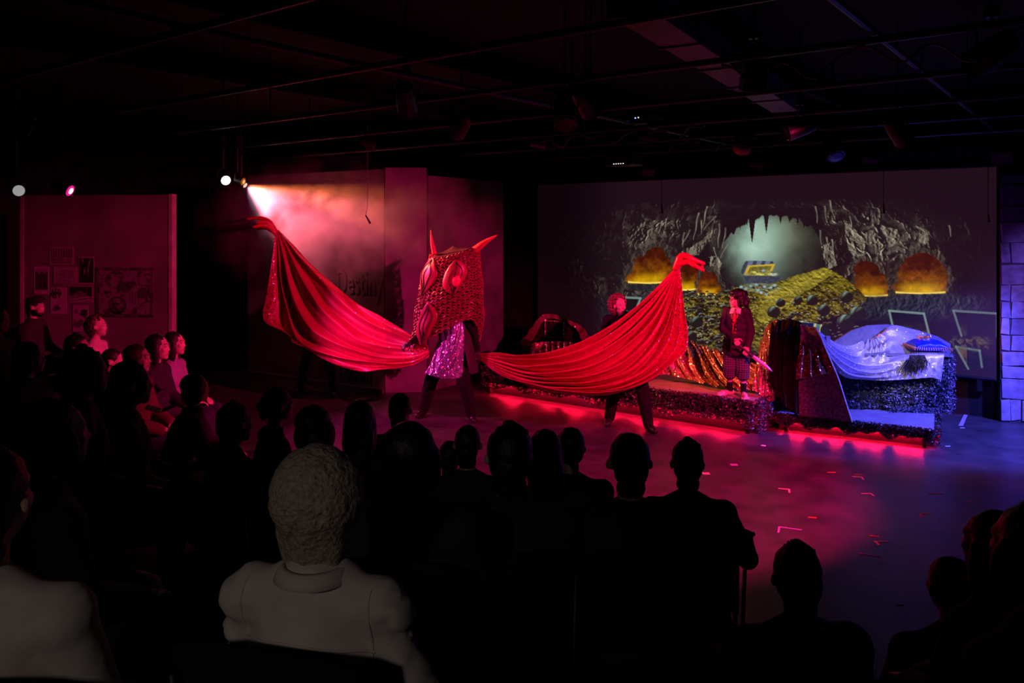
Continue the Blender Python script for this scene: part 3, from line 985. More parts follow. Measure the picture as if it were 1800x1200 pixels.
skirt_scraps('net_front', al + ad_ * 0.75, ar + ad_ * 0.02, 0.0, 0.62, 3200, altar, -an * 1.4, seed=26, droop=0.0, size=0.02, mtl='net_lit')
skirt_scraps('net_front', al + ad_ * 0.8, ar, 0.0, 0.06, 700, altar, -an * 2.6, seed=22, droop=0.0, size=0.02, mtl='net_lit')
skirt_scraps('net_side', ar + ad_ * 0.03, ar + ad_ * 0.05 + an * 0.62, 0.02, 0.72, 2600, altar, ad_, seed=23, droop=0.0, mtl='net_lit')

sil = [
    [(1433, 577, 9.92), (1452, 592, 10.1), (1475, 606, 10.35), (1500, 605, 10.6), (1535, 594, 10.78), (1568, 571.5, 10.89), (1598, 577, 10.89), (1624, 585, 10.89), (1640, 604, 10.8), (1655, 614, 10.7)],
    [(1433, 578, 9.91), (1455, 600, 10.02), (1485, 618, 10.15), (1515, 622, 10.3), (1545, 615, 10.45), (1572, 606, 10.6), (1600, 605, 10.62), (1625, 608, 10.6), (1645, 612, 10.55), (1660, 617, 10.5)],
    [(1433.5, 580, 9.90), (1458, 611, 9.98), (1490, 634, 10.08), (1525, 643, 10.14), (1560, 640, 10.17), (1590, 630, 10.19), (1615, 624, 10.2), (1640, 622, 10.2), (1653, 621.5, 10.2), (1660, 621, 10.2)],
    [(1434, 583, 9.89), (1460, 622, 9.95), (1490, 647, 10.03), (1525, 656, 10.1), (1560, 653, 10.14), (1590, 645, 10.15), (1615, 640, 10.15), (1640, 640, 10.14), (1652, 640, 10.14), (1658, 640, 10.14)],
    [(1436, 588, 9.88), (1462, 636, 9.93), (1484, 660, 9.98), (1525, 667, 10.08), (1560, 668, 10.11), (1590, 667, 10.12), (1615, 665, 10.12), (1640, 664, 10.12), (1650, 667, 10.12), (1655, 668, 10.12)],
]
g = loft(sil, [0, 0.3, 0.58, 0.78, 1], 220, 130)
S, U = np.meshgrid(np.linspace(0, 1, 130), np.linspace(0, 1, 220), indexing='ij')
nn = grid_normals(g)
env = np.sin(np.pi * np.clip(U, 0, 1)) ** 0.8
fold = 0.034 * np.sin(2 * np.pi * (S * 6.0 + 0.6 * fbm(U * 4, S * 3, 3))) * env * (U < 0.75) * sm(0.78, 0.55, U)
fold += 0.016 * np.sin(2 * np.pi * (U * 17 + 0.8 * fbm(U * 5, S * 5, 8))) * sm(0.5, 0.65, U) * sm(0.55, 0.9, S)
fan = np.arctan2((U - 0.56) * 3.0, S + 0.04)
fold += 0.022 * np.sin(fan * 17 + 2 * fbm(U * 6, S * 6, 12)) * np.exp(-((U - 0.56) / 0.2) ** 2) * sm(0.62, 0.3, S) * sm(0, 0.06, S)
fold = 0.03 * np.sign(fold) * (np.abs(fold) / 0.03) ** 1.3
g = g + nn * fold[..., None]
tag(grid_obj('silver_cloth', g, 'silver_cloth', None, 0.004, world=False), 'lavender-silver sequin cloth swagged over the altar', 'cloth')

cush = thing('cushion', P(1625, 618, 10.45), 'shiny blue satin cushion with tasselled edge on altar', 'cushion')
cm = bmesh.new()
bmesh.ops.create_grid(cm, x_segments=26, y_segments=26, size=0.5)
for v in cm.verts:
    x, y = v.co.x * 2, v.co.y * 2
    pr = max(0.0, (1 - abs(x) ** 2.6) * (1 - abs(y) ** 2.6)) ** 0.5
    pin = 1 - 0.07 * (1 - abs(x) ** 2) * abs(y) ** 2 - 0.07 * (1 - abs(y) ** 2) * abs(x) ** 2
    v.co = V((x * 0.205 * pin, y * 0.20 * pin, 0.05 + 0.085 * pr + 0.008 * math.sin(x * 9 + y * 3) * pr))
ret = bmesh.ops.duplicate(cm, geom=cm.verts[:] + cm.edges[:] + cm.faces[:])
for v in [e for e in ret['geom'] if isinstance(e, bmesh.types.BMVert)]:
    v.co.z = max(0.0, 0.10 - v.co.z)
for f in [e for e in ret['geom'] if isinstance(e, bmesh.types.BMFace)]:
    f.normal_flip()
bmesh.ops.remove_doubles(cm, verts=cm.verts[:], dist=0.002)
cme = bpy.data.meshes.new('pillow')
cm.to_mesh(cme)
cm.free()
mesh_obj('pillow', cme, 'blue_satin', cush, smooth=True)
fr = MB()
for k in range(64):
    t = k / 64 * 4
    e, q = int(t), t - int(t)
    q = (q * 2 - 1) * 0.205
    p = [(q, -0.2), (0.2, q), (-q, 0.2), (-0.2, -q)][e]
    p = V((p[0], p[1], 0.05))
    o_ = V((p.x, p.y, 0)).normalized()
    fr.tube([p, p + o_ * 0.02 + V((0, 0, -0.008)), p + o_ * 0.035 + V((0, 0, -0.035))], [0.006, 0.009, 0.004], 5)
fr.build('fringe', 'fringe', cush)
cush.rotation_euler = (0, 0, -0.12)
cush.location.z = DK + 0.775
cush.location.y -= 0.06

crown = thing('coronet', cush.location + V((-0.03, 0.02, 0.125)), 'small jewelled coronet lying on the blue cushion', 'crown')
cr = MB()
n = 28
ring = []
for k in range(n):
    th = 2 * math.pi * k / n
    ring.append((0.085 * math.cos(th), 0.07 * math.sin(th)))
for k in range(n):
    a, b = ring[k], ring[(k + 1) % n]
    h0, h1 = (0.035 + 0.03 * (k % 4 == 0)), (0.035 + 0.03 * ((k + 1) % 4 == 0))
    cr.add([(a[0], a[1], 0), (b[0], b[1], 0), (b[0] * 1.05, b[1] * 1.05, h1), (a[0] * 1.05, a[1] * 1.05, h0)], [(0, 1, 2, 3)])
co = cr.build('band', 'brass', crown)
co.modifiers.new('t', 'SOLIDIFY').thickness = 0.006
for k in range(0, n, 4):
    j = MB().tube([(ring[k][0] * 1.06, ring[k][1] * 1.06, 0.058), (ring[k][0] * 1.06, ring[k][1] * 1.06, 0.07)], [0.008, 0.004], 6)
    j.build('jewel', 'silver_cloth', crown)

# dark fur hanging from the altar front
fur = MB()
for i in range(130):
    x = random.gauss(0, 0.03)
    p0 = P(1612 + random.uniform(-13, 13), 624, 10.10)
    p1 = p0 + V((x * 0.9 - 0.02, -0.035 - random.random() * 0.03, -random.uniform(0.05, 0.14)))
    p2 = p1 + V((x * 0.6 - 0.03, 0.01, -random.uniform(0.04, 0.14)))
    fur.tube([p0, p1, p2], [0.006, 0.005, 0.001], 3, False)
fo = fur.build('fur_trim', 'fur_dark', None)
tag(fo, 'tuft of dark fur hanging over the altar front', 'fur', kind='stuff')

# rock-painted board in front of the altar (profile piece)
rb = [(1404, 731), (1400, 690), (1399, 669), (1408, 600), (1408, 571), (1420, 574), (1434, 576), (1442, 592), (1452, 616), (1466, 648), (1474, 668), (1484, 700), (1497, 742)]
rq = [P(x, y, 9.98 - (x - 1404) * 0.0034) for x, y in rb]
rq[0].z = rq[-1].z = DK + 0.002
rock = thing('rock_board', V((rq[0].x, rq[0].y, DK)) * 0.5 + V((rq[-1].x, rq[-1].y, DK)) * 0.5, 'painted rock profile board standing on deck with cut edge painted as lit', 'stage board')
rd = (rq[-1] - rq[0])
rd.z = 0
rn = V((-rd.y, rd.x, 0)).normalized()
MB().prism(rq[::-1], rn * 0.03).build('face', 'painted_rock', rock, True)
eg = MB()
eg.tube([q + rn * 0.012 - rn * 0.016 + V((0.006, 0, 0)) for q in [rq[6], rq[7], rq[8], rq[9], rq[10], rq[11], rq[12]]], 0.009, 6)
eg.build('cut_edge', 'lit_edge', rock, True)
MB().box((rq[0] + rq[-1]) / 2 + rn * 0.2 + V((0, 0, 0.5)), (0.05, 0.05, 1.0)).build('brace', 'timber', rock, True)

# seat box behind the board carrying the dark and gold cloths
box = thing('scenic_box', (3.75, 10.6, 0.22), 'tall scenic box hidden under brown and gold cloths', 'scenic box')
bxq = [V((3.46, 10.36, 0)), V((3.72, 10.18, 0)), V((3.98, 10.52, 0)), V((3.74, 10.72, 0))]
bm_ = MB().prism(bxq, (0, 0, 1.12))
for v in bm_.v:
    v.z += 0.2
bm_.build('body', 'net_backing', box, True)


def drape(name, guides, sv, m, label, nu, nv, fold, freq, seed, vertical=True, cat='cloth', thick=0.004, attr=None, slant=0.0):
    g = loft(guides, sv, nu, nv)
    S, U = np.meshgrid(np.linspace(0, 1, nv), np.linspace(0, 1, nu), indexing='ij')
    nn = grid_normals(g)
    w = U - slant * S if vertical else S
    ph = fbm(U * 3, S * 3, seed)
    f = fold * np.sin(2 * np.pi * (w * freq + 0.7 * ph)) * (0.35 + 0.65 * sm(0, 0.5, S if vertical else np.sin(np.pi * U)))
    f += fold * 0.35 * np.sin(2 * np.pi * (w * freq * 2.3 + 1.1 * ph))
    g = g + nn * f[..., None]
    o = grid_obj(name, g, m, None, thick, attr, world=False)
    return tag(o, label, cat)


drape('velvet_cloth', [
    [(1355, 567, 10.45), (1366, 563, 10.42), (1384, 561, 10.35), (1400, 563, 10.25), (1409, 568, 10.15)],
    [(1353, 600, 10.2), (1364, 600, 10.15), (1384, 600, 10.08), (1398, 600, 10.02), (1409, 602, 9.98)],
    [(1352, 660, 10.14), (1362, 660, 10.1), (1380, 661, 10.04), (1394, 664, 9.99), (1404, 668, 9.96)],
    [(1360, 690, 10.12), (1370, 700, 10.06), (1384, 718, 10.0), (1396, 726, 9.97), (1405, 728, 9.95)]],
    [0, 0.28, 0.7, 1], 'brown_velvet', 'near-black velvet cloth hanging over box beside rock board', 70, 60, 0.022, 2.6, 4)
drape('copper_cloth', [
    [(1407, 570, 10.05), (1420, 572, 10.0), (1434, 575, 9.94)],
    [(1406, 610, 9.95), (1424, 612, 9.91), (1448, 612, 9.84)],
    [(1400, 640, 9.94), (1430, 642, 9.87), (1458, 636, 9.80)],
    [(1399, 667, 9.93), (1434, 661, 9.84), (1468, 652, 9.76)]],
    [0, 0.4, 0.75, 1], 'copper_sequin', 'copper sequin cloth pinned over upper rock board', 60, 60, 0.012, 3.5, 6)
drape('gold_cloth', [
    [(1330, 640, 10.62), (1338, 600, 10.6), (1348, 574, 10.52), (1358, 565, 10.45), (1368, 562, 10.4)],
    [(1328, 650, 10.5), (1337, 620, 10.46), (1347, 602, 10.38), (1358, 596, 10.28), (1366, 594, 10.2)],
    [(1322, 672, 10.42), (1334, 660, 10.34), (1345, 652, 10.28), (1355, 648, 10.22), (1364, 646, 10.16)],
    [(1322, 686, 10.36), (1332, 690, 10.28), (1342, 700, 10.18), (1352, 706, 10.16), (1362, 704, 10.13)]],
    [0, 0.3, 0.7, 1], 'gold_sequin', 'gold sequin cloth falling from box top beside the velvet', 60, 60, 0.016, 3.5, 9)

# swagged gold cloth behind the small performer + bench it lies on
bench = thing('scenic_bench', (2.25, 11.3, 0.42), 'low bench under the swagged gold cloth behind the red wing', 'bench')
bp = G(1180, 655, 0.42)
MB().box(bp + V((0.15, 0.42, 0.24)), (0.9, 0.4, 0.05)).build('seat', 'plywood', bench, True)
for dx in (-0.38, 0.38):
    for dy in (-0.15, 0.15):
        MB().box(bp + V((0.15 + dx, 0.42 + dy, 0.11)), (0.05, 0.05, 0.22)).build('leg', 'plywood', bench, True)
drape('swagged_cloth', [
    [(1160, 596, 11.5), (1185, 594, 11.5), (1207, 597, 11.5), (1232, 606, 11.3), (1258, 614, 11.1), (1285, 622, 10.9), (1310, 634, 10.75), (1335, 640, 10.62)],
    [(1160, 610, 11.3), (1185, 610, 11.28), (1207, 614, 11.25), (1234, 628, 11.1), (1262, 640, 10.9), (1290, 650, 10.75), (1315, 655, 10.62), (1338, 652, 10.5)],
    [(1158, 630, 11.15), (1185, 636, 11.1), (1208, 645, 11.0), (1236, 656, 10.85), (1265, 664, 10.72), (1295, 668, 10.6), (1318, 668, 10.5), (1340, 662, 10.4)],
    [(1150, 655, 11.25), (1180, 660, 11.1), (1208, 666, 10.95), (1238, 674, 10.75), (1268, 680, 10.6), (1298, 685, 10.45), (1322, 688, 10.38), (1344, 690, 10.3)]],
    [0, 0.3, 0.68, 1], 'gold_sequin', 'rose-gold sequin cloth swagged down onto platform behind small performer', 170, 90, 0.034, 7.5, 14, slant=0.30)

# twin altar far left, draped in gold
t2 = thing('draped_altar', V((0.72, 13.0, 0.42)), 'arched altar draped in gold standing before the dark screen end', 'altar')
aq = [P(x, y, 13.2) for x, y in ((914, 606), (920, 592), (950, 553), (962, 550), (1000, 561), (1020, 572), (1034, 592), (1042, 606))]
aq = [V((aq[0].x, 13.2, 0.42))] + aq + [V((aq[-1].x, 13.2, 0.42))]
MB().prism(aq[::-1], (0, 0.04, 0)).build('back_board', 'brown_velvet', t2, True)
MB().box((0.72, 12.92, 0.545), (1.12, 0.5, 0.25)).build('body', 'net_backing', t2, True)
op = [P(x, y, 13.17) for x, y in ((958, 563), (991, 566), (991, 594), (958, 592))]
MB().prism(op, (0, 0.02, 0)).build('opening_shade', 'wall_black', t2, True)  # black plate stands for the opening, its shade put in as colour
ofr = MB()
for i in range(4):
    ofr.tube([op[i], op[(i + 1) % 4]], 0.012, 6)
ofr.build('panel_frame', 'gold_sequin', t2, True)
hood = loft([
    [(912, 602, 12.75), (922, 592, 12.9), (950, 556, 13.1), (960, 551, 13.15), (1000, 562, 13.15), (1022, 573, 13.1), (1036, 592, 12.9), (1044, 606, 12.75)],
    [(918, 605, 12.65), (936, 596, 12.8), (954, 566, 13.08), (962, 560, 13.12), (998, 568, 13.12), (1012, 578, 13.08), (1022, 596, 12.85), (1034, 612, 12.7)]], [0, 1], 80, 14)
hood += grid_normals(hood) * (0.012 * np.sin(np.linspace(0, 60, 80)))[None, :, None]
grid_obj('hood_cloth', hood, sequin('hood_sequin', (0.16, 0.05, 0.04), (0.9, 0.6, 0.4), dens=0.10, cell=50, rough=0.5), t2, 0.004)
skc = loft([
    [(934, 603, 12.68), (960, 600, 12.64), (985, 600, 12.64), (1010, 602, 12.64), (1035, 604, 12.68)],
    [(932, 622, 12.62), (958, 622, 12.58), (985, 622, 12.58), (1012, 622, 12.58), (1037, 622, 12.62)],
    [(930, 638, 12.6), (957, 639, 12.56), (985, 639, 12.56), (1013, 639, 12.56), (1039, 638, 12.6)]], [0, .5, 1], 90, 30)
skc += grid_normals(skc) * (0.022 * np.sin(np.linspace(0, 62, 90)))[None, :, None]
grid_obj('skirt_cloth', skc, 'gold_sequin', t2, 0.004)


# ------------------------------------------------------------------ people
def ico(c, r, R=None, sub=2):
    bm = bmesh.new()
    bmesh.ops.create_icosphere(bm, subdivisions=sub, radius=1)
    vs = []
    for v in bm.verts:
        q = V((v.co.x * r[0], v.co.y * r[1], v.co.z * r[2]))
        vs.append((R @ q if R else q) + V(c))
    fs = [tuple(v.index for v in f.verts) for f in bm.faces]
    bm.free()
    return vs, fs


ICO = ico((0, 0, 0), (1, 1, 1))


def E(c, r, R=None):
    c = V(c)
    vs = [V((v.x * r[0], v.y * r[1], v.z * r[2])) for v in ICO[0]]
    return [(R @ q if R else q) + c for q in vs], ICO[1]


def Cp(a, b, ra, rb, n=12):
    """tapered capsule"""
    a, b = V(a), V(b)
    ax = b - a
    L = max(ax.length, 1e-5)
    ax = ax / L
    ref = V((0, 0, 1)) if abs(ax.z) < 0.9 else V((1, 0, 0))
    s = ax.cross(ref).normalized()
    t = s.cross(ax)
    rings = []
    for th in (-80, -50, -20):
        rings.append((a + ax * ra * math.sin(math.radians(th)), ra * math.cos(math.radians(th))))
    for th in (20, 50, 80):
        rings.append((b + ax * rb * math.sin(math.radians(th)), rb * math.cos(math.radians(th))))
    vs, fs = [], []
    for c, r in rings:
        for k in range(n):
            an_ = 2 * math.pi * k / n
            vs.append(c + (s * math.cos(an_) + t * math.sin(an_)) * r)
    for i in range(len(rings) - 1):
        for k in range(n):
            fs.append((i * n + k, (i + 1) * n + k, (i + 1) * n + (k + 1) % n, i * n + (k + 1) % n))
    fs.append(tuple(range(n)))
    fs.append(tuple(range((len(rings) - 1) * n, len(rings) * n))[::-1])
    return vs, fs


def fuse(name, prims, voxel, smooth=4, factor=0.5):
    """one continuous skin over overlapping solids"""
    vs, fs = [], []
    for a, b in prims:
        o = len(vs)
        vs += a
        fs += [tuple(i + o for i in f) for f in b]
    me = bpy.data.meshes.new(name + '_src')
    me.from_pydata([tuple(v) for v in vs], [], fs)
    ob = bpy.data.objects.new('tmp', me)
    COL.objects.link(ob)
    r = ob.modifiers.new('r', 'REMESH')
    r.mode = 'VOXEL'
    r.voxel_size = voxel
    r.use_smooth_shade = True
    if smooth:
        s = ob.modifiers.new('s', 'SMOOTH')
        s.iterations = smooth
        s.factor = factor
    dg = bpy.context.evaluated_depsgraph_get()
    out = bpy.data.meshes.new_from_object(ob.evaluated_get(dg))
    out.name = name
    bpy.data.objects.remove(ob)
    bpy.data.meshes.remove(me)
    out.polygons.foreach_set('use_smooth', [True] * len(out.polygons))
    return out


def rotz(deg):
    return Matrix.Rotation(math.radians(deg), 3, 'Z')


def head_prims(c, R, k=1.0):
    c = V(c)
    T = lambda p: c + R @ (V(p) * k)
    e = lambda p, r: E(T(p), [x * k for x in r], R)
    cp = lambda a, b, ra, rb: Cp(T(a), T(b), ra * k, rb * k, 10)
    return [e((0, -0.012, 0.025), (0.074, 0.094, 0.09)), e((0, 0.028, -0.035), (0.060, 0.060, 0.078)), e((0, 0.063, -0.092), (0.027, 0.026, 0.022)),
            cp((0, 0.083, 0.012), (0, 0.097, -0.024), 0.008, 0.012), e((0, 0.090, -0.029), (0.017, 0.012, 0.010)),
            cp((-0.034, 0.074, 0.028), (0.034, 0.074, 0.028), 0.013, 0.013),
            cp((-0.018, 0.084, -0.053), (0.018, 0.084, -0.053), 0.0075, 0.0075), cp((-0.014, 0.083, -0.068), (0.014, 0.083, -0.068), 0.0075, 0.0075),
            e((-0.038, 0.062, -0.02), (0.022, 0.02, 0.022)), e((0.038, 0.062, -0.02), (0.022, 0.02, 0.022)),
            e((-0.079, -0.006, -0.012), (0.012, 0.020, 0.030)), e((0.079, -0.006, -0.012), (0.012, 0.020, 0.030))]


def face_parts(c, R, k, parent, world=True, brow='brow'):
    c = V(c)
    T = lambda p: c + R @ (V(p) * k)
    for s in (-1, 1):
        vs, fs = E(T((s * 0.031, 0.0775, 0.008)), [0.0125 * k, 0.009 * k, 0.008 * k], R)
        from_py('eye', vs, fs, 'eye_white', parent, world, True)
        vs, fs = E(T((s * 0.029, 0.0855, 0.008)), [0.006 * k, 0.003 * k, 0.006 * k], R)
        from_py('iris', vs, fs, 'eye_dark', parent, world, True)
        vs, fs = Cp(T((s * 0.014, 0.087, 0.032)), T((s * 0.046, 0.076, 0.035)), 0.0028 * k, 0.002 * k, 6)
        from_py('eyebrow', vs, fs, brow, parent, world, True)
    vs, fs = Cp(T((-0.02, 0.0905, -0.058)), T((0.02, 0.0905, -0.058)), 0.0035 * k, 0.0035 * k, 6)
    from_py('mouth', vs, fs, mat('lips', (0.35, 0.12, 0.10), 0.5, bump=0), parent, world, True)


def hand_prims(w, d, nrm, k=1.0, curl=35, side=1, spread=0.0):
    """w wrist, d direction of the knuckles, nrm back of the hand, side = which side the thumb leaves from"""
    w, d, nrm = V(w), V(d).normalized(), V(nrm)
    nrm = (nrm - d * nrm.dot(d)).normalized()
    s = d.cross(nrm).normalized()
    out = [Cp(w, w + d * 0.03 * k, 0.026 * k, 0.03 * k)]
    Rm = Matrix((s, d, nrm)).transposed()
    out.append(E(w + d * 0.055 * k, (0.042 * k, 0.052 * k, 0.017 * k), Rm))
    for i, (off, ln) in enumerate(((-0.03, 0.072), (-0.0105, 0.082), (0.0095, 0.078), (0.029, 0.062))):
        b = w + d * 0.092 * k + s * off * k
        dd_ = d.copy()
        for j in range(3):
            dd_ = Matrix.Rotation(math.radians(-curl * (0.7 + 0.3 * j)), 3, s) @ dd_
            e_ = b + dd_ * ln * k * (0.42, 0.32, 0.26)[j]
            out.append(Cp(b, e_, (0.0095 - 0.0009 * j) * k, (0.009 - 0.0009 * j) * k, 8))
            b = e_
    tb = w + d * 0.028 * k + s * side * 0.03 * k
    t1 = tb + (s * side * 0.75 + d * 0.6 - nrm * 0.25).normalized() * 0.042 * k
    t2_ = t1 + (d * 0.85 + s * side * 0.15 - nrm * 0.5).normalized() * 0.034 * k
    out += [Cp(tb, t1, 0.014 * k, 0.011 * k, 8), Cp(t1, t2_, 0.011 * k, 0.009 * k, 8)]
    return out


def torso_prims(J, k, inf=0.0):
    sh = (J['sr'] - J['sl'])
    hp = (J['hr'] - J['hl'])
    up = ((J['sl'] + J['sr']) / 2 - (J['hl'] + J['hr']) / 2)
    hgt = up.length
    z = up.normalized()
    out = []
    for t, rx, ry, rz in ((-0.02, 0.165, 0.118, 0.12), (0.22, 0.150, 0.108, 0.15), (0.48, 0.152, 0.108, 0.17), (0.74, 0.165, 0.115, 0.16), (0.90, 0.158, 0.098, 0.10)):
        x = (hp * (1 - t) + sh * t).normalized()
        x = (x - z * x.dot(z)).normalized()
        y = z.cross(x)
        Rm = Matrix((x, y, z)).transposed()
        c = (J['hl'] + J['hr']) / 2 + up * t
        out.append(E(c, ((rx * k + inf), (ry * k + inf), (rz * k * hgt / (0.5 * k) + inf)), Rm))
    out.append(Cp(J['sl'], J['sr'], 0.062 * k + inf, 0.062 * k + inf))
    nb = (J['sl'] + J['sr']) / 2
    out.append(Cp(J['sl'] * 0.75 + J['sr'] * 0.25 + z * 0.02 * k, nb + z * 0.075 * k, 0.055 * k + inf, 0.055 * k + inf * 0.4))
    out.append(Cp(J['sr'] * 0.75 + J['sl'] * 0.25 + z * 0.02 * k, nb + z * 0.075 * k, 0.055 * k + inf, 0.055 * k + inf * 0.4))
    return out


def arm_prims(J, k, inf=0.0, frac=1.0):
    out = []
    for s in 'lr':
        out.append(Cp(J['s' + s], J['e' + s], 0.058 * k + inf, 0.043 * k + inf))
        end = J['e' + s] + (J['w' + s] - J['e' + s]) * frac
        out.append(Cp(J['e' + s], end, 0.043 * k + inf, 0.028 * k + inf * 0.9))
    return out


def leg_prims(J, k, inf=0.0, frac=1.0):
    out = []
    for s in 'lr':
        out.append(Cp(J['h' + s], J['k' + s], 0.088 * k + inf, 0.058 * k + inf))
        kn, an_ = J['k' + s], J['a' + s]
        mid = kn + (an_ - kn) * 0.35
        back = V((0, 0, 0))
        out.append(Cp(kn, mid, 0.056 * k + inf, 0.056 * k + inf))
        out.append(Cp(mid, kn + (an_ - kn) * frac, 0.056 * k + inf, 0.036 * k + inf))
    return out


def foot_prims(J, k, inf=0.0):
    out = []
    for s in 'lr':
        a, t = J['a' + s], J['t' + s]
        d = (t - a)
        d.z = 0
        d.normalize()
        out.append(Cp(a - d * 0.03 * k + V((0, 0, -0.03 * k)), a + d * 0.09 * k + V((0, 0, -0.035 * k)), 0.036 * k + inf, 0.038 * k + inf))
        out.append(Cp(a + d * 0.06 * k + V((0, 0, -0.042 * k)), a + d * 0.165 * k + V((0, 0, -0.05 * k)), 0.036 * k + inf, 0.028 * k + inf))
        out.append(Cp(a, a + V((0, 0, -0.04 * k)), 0.036 * k + inf, 0.036 * k + inf))
    return out


def body_prims(J, k, hands=True):
    out = torso_prims(J, k) + arm_prims(J, k) + leg_prims(J, k) + foot_prims(J, k) + head_prims(J['head'], J['hR'], k)
    nb = (J['sl'] + J['sr']) / 2
    up = (nb - (J['hl'] + J['hr']) / 2).normalized()
    out.append(Cp(nb + up * 0.03 * k, V(J['head']) + J['hR'] @ V((0, -0.02, -0.05)) * k, 0.056 * k, 0.05 * k))
    for s in 'lr':
        hd = J.get('hd' + s, (J['w' + s] - J['e' + s]).normalized())
        out += hand_prims(J['w' + s], hd, J.get('hn' + s, V((0, 0, 1))), k, J.get('curl' + s, 35), J.get('th' + s, 1 if s == 'l' else -1))
    return out


def hair_prims(kind, c, R, k=1.0, seed=0):
    r = random.Random(seed)
    c = V(c)
    T = lambda p: c + R @ (V(p) * k)
    e = lambda p, q: E(T(p), [x * k for x in q], R)
    cap = [e((0, -0.024, 0.034), (0.084, 0.096, 0.092)), e((0, -0.05, -0.01), (0.078, 0.068, 0.085))]
    if kind == 'short':
        out = cap + [e((0, -0.07, -0.05), (0.058, 0.035, 0.05)), e((0, -0.05, -0.095), (0.062, 0.045, 0.055))]
        for i in range(26):
            a = r.uniform(0, 6.28)
            q = r.uniform(0, 0.9)
            out.append(Cp(T((0.07 * q * math.cos(a), -0.025 + 0.085 * q * math.sin(a), 0.115 - 0.055 * q * q)), T((0.08 * q * math.cos(a), -0.02 + 0.09 * q * math.sin(a), 0.135 - 0.06 * q * q)), 0.012 * k, 0.006 * k, 6))
    elif kind == 'cropped':
        out = [e((0, -0.018, 0.030), (0.079, 0.096, 0.092)), e((0, -0.055, -0.02), (0.068, 0.055, 0.075)), e((0, -0.045, -0.09), (0.058, 0.042, 0.055))]
    elif kind == 'long':
        out = cap + [e((0, -0.06, -0.10), (0.092, 0.055, 0.13)), e((0.07, -0.01, -0.07), (0.025, 0.05, 0.13)), e((-0.07, -0.01, -0.07), (0.025, 0.05, 0.13)), e((0, -0.075, -0.19), (0.088, 0.04, 0.09))]
    elif kind == 'bob':
        out = cap + [e((0, -0.03, 0.03), (0.098, 0.10, 0.095)), e((0, -0.05, -0.05), (0.105, 0.07, 0.09)), e((0.082, 0.0, -0.04), (0.026, 0.055, 0.085)), e((-0.082, 0.0, -0.04), (0.026, 0.055, 0.085))]
    elif kind == 'bun':
        out = cap + [e((0, -0.115, 0.0), (0.034, 0.034, 0.034)), e((0, -0.105, -0.05), (0.02, 0.022, 0.05)), Cp(T((0.02, -0.10, -0.08)), T((0.045, -0.07, -0.15)), 0.008 * k, 0.004 * k, 6)]
    elif kind in ('curly', 'white'):
        big = kind == 'white'
        out = [e((0, -0.03 if big else -0.045, 0.03), (0.092, 0.098 if big else 0.086, 0.092 if big else 0.085)), e((0, -0.055, -0.045), (0.092, 0.068, 0.088))]
        if big:
            out.append(e((0, -0.048, -0.10), (0.088, 0.058, 0.062)))
        for i in range(520 if big else 230):
            th = r.uniform(0, 6.28)
            ph = math.acos(r.uniform(-0.75, 1))
            d = V((math.sin(ph) * math.cos(th), math.sin(ph) * math.sin(th), math.cos(ph)))
            if d.y > (0.42 if big else 0.05) and d.z < (0.62 if big else 0.72):
                continue
            p = V((d.x * (0.102 if big else 0.097), -0.032 + d.y * 0.103, 0.018 + d.z * 0.105))
            q = r.uniform(0.008, 0.014) if big else r.uniform(0.012, 0.021)
            tw = d.cross(V((r.uniform(-1, 1), r.uniform(-1, 1), r.uniform(-1, 1)))).normalized() * 0.022
            out.append(Cp(T(p - tw), T(p + tw + d * 0.008 - V((0, 0, 0.012))), q * k, q * 0.7 * k, 7))
        if big:
            for i in range(40):
                x = r.uniform(-0.082, 0.082)
                out.append(Cp(T((x, -0.10 + abs(x) * 0.5, -0.08)), T((x * 1.0, -0.080 + abs(x) * 0.5, -0.155 - r.uniform(0, 0.02))), 0.022 * k, 0.012 * k, 7))
    elif kind == 'wig':
        out = [e((0, -0.02, 0.045), (0.105, 0.112, 0.092)), e((0, -0.045, -0.03), (0.098, 0.062, 0.092)), e((0, 0.055, 0.075), (0.07, 0.05, 0.032)), e((0.072, -0.02, -0.02), (0.036, 0.058, 0.085)), e((-0.072, -0.02, -0.02), (0.036, 0.058, 0.085))]
        for i in range(90):
            th = r.uniform(0, 6.28)
            d = V((math.cos(th), math.sin(th), 0))
            if d.y > 0.30:
                continue
            p = V((d.x * 0.098, -0.035 + d.y * 0.09, r.uniform(-0.10, 0.09)))
            out.append(Cp(T(p), T(p + d * 0.022 - V((0, 0, 0.035))), 0.016 * k, 0.009 * k, 7))
    else:
        out = cap
    return out


def make_parts(root, groups, world=True):
    """groups: (part name, prims, voxel, smooth, material)"""
    res = []
    for nm, pr, vx, smo, m in groups:
        me = fuse(nm, pr, vx, smo)
        res.append(mesh_obj(nm, me, m, root, world))
    return res


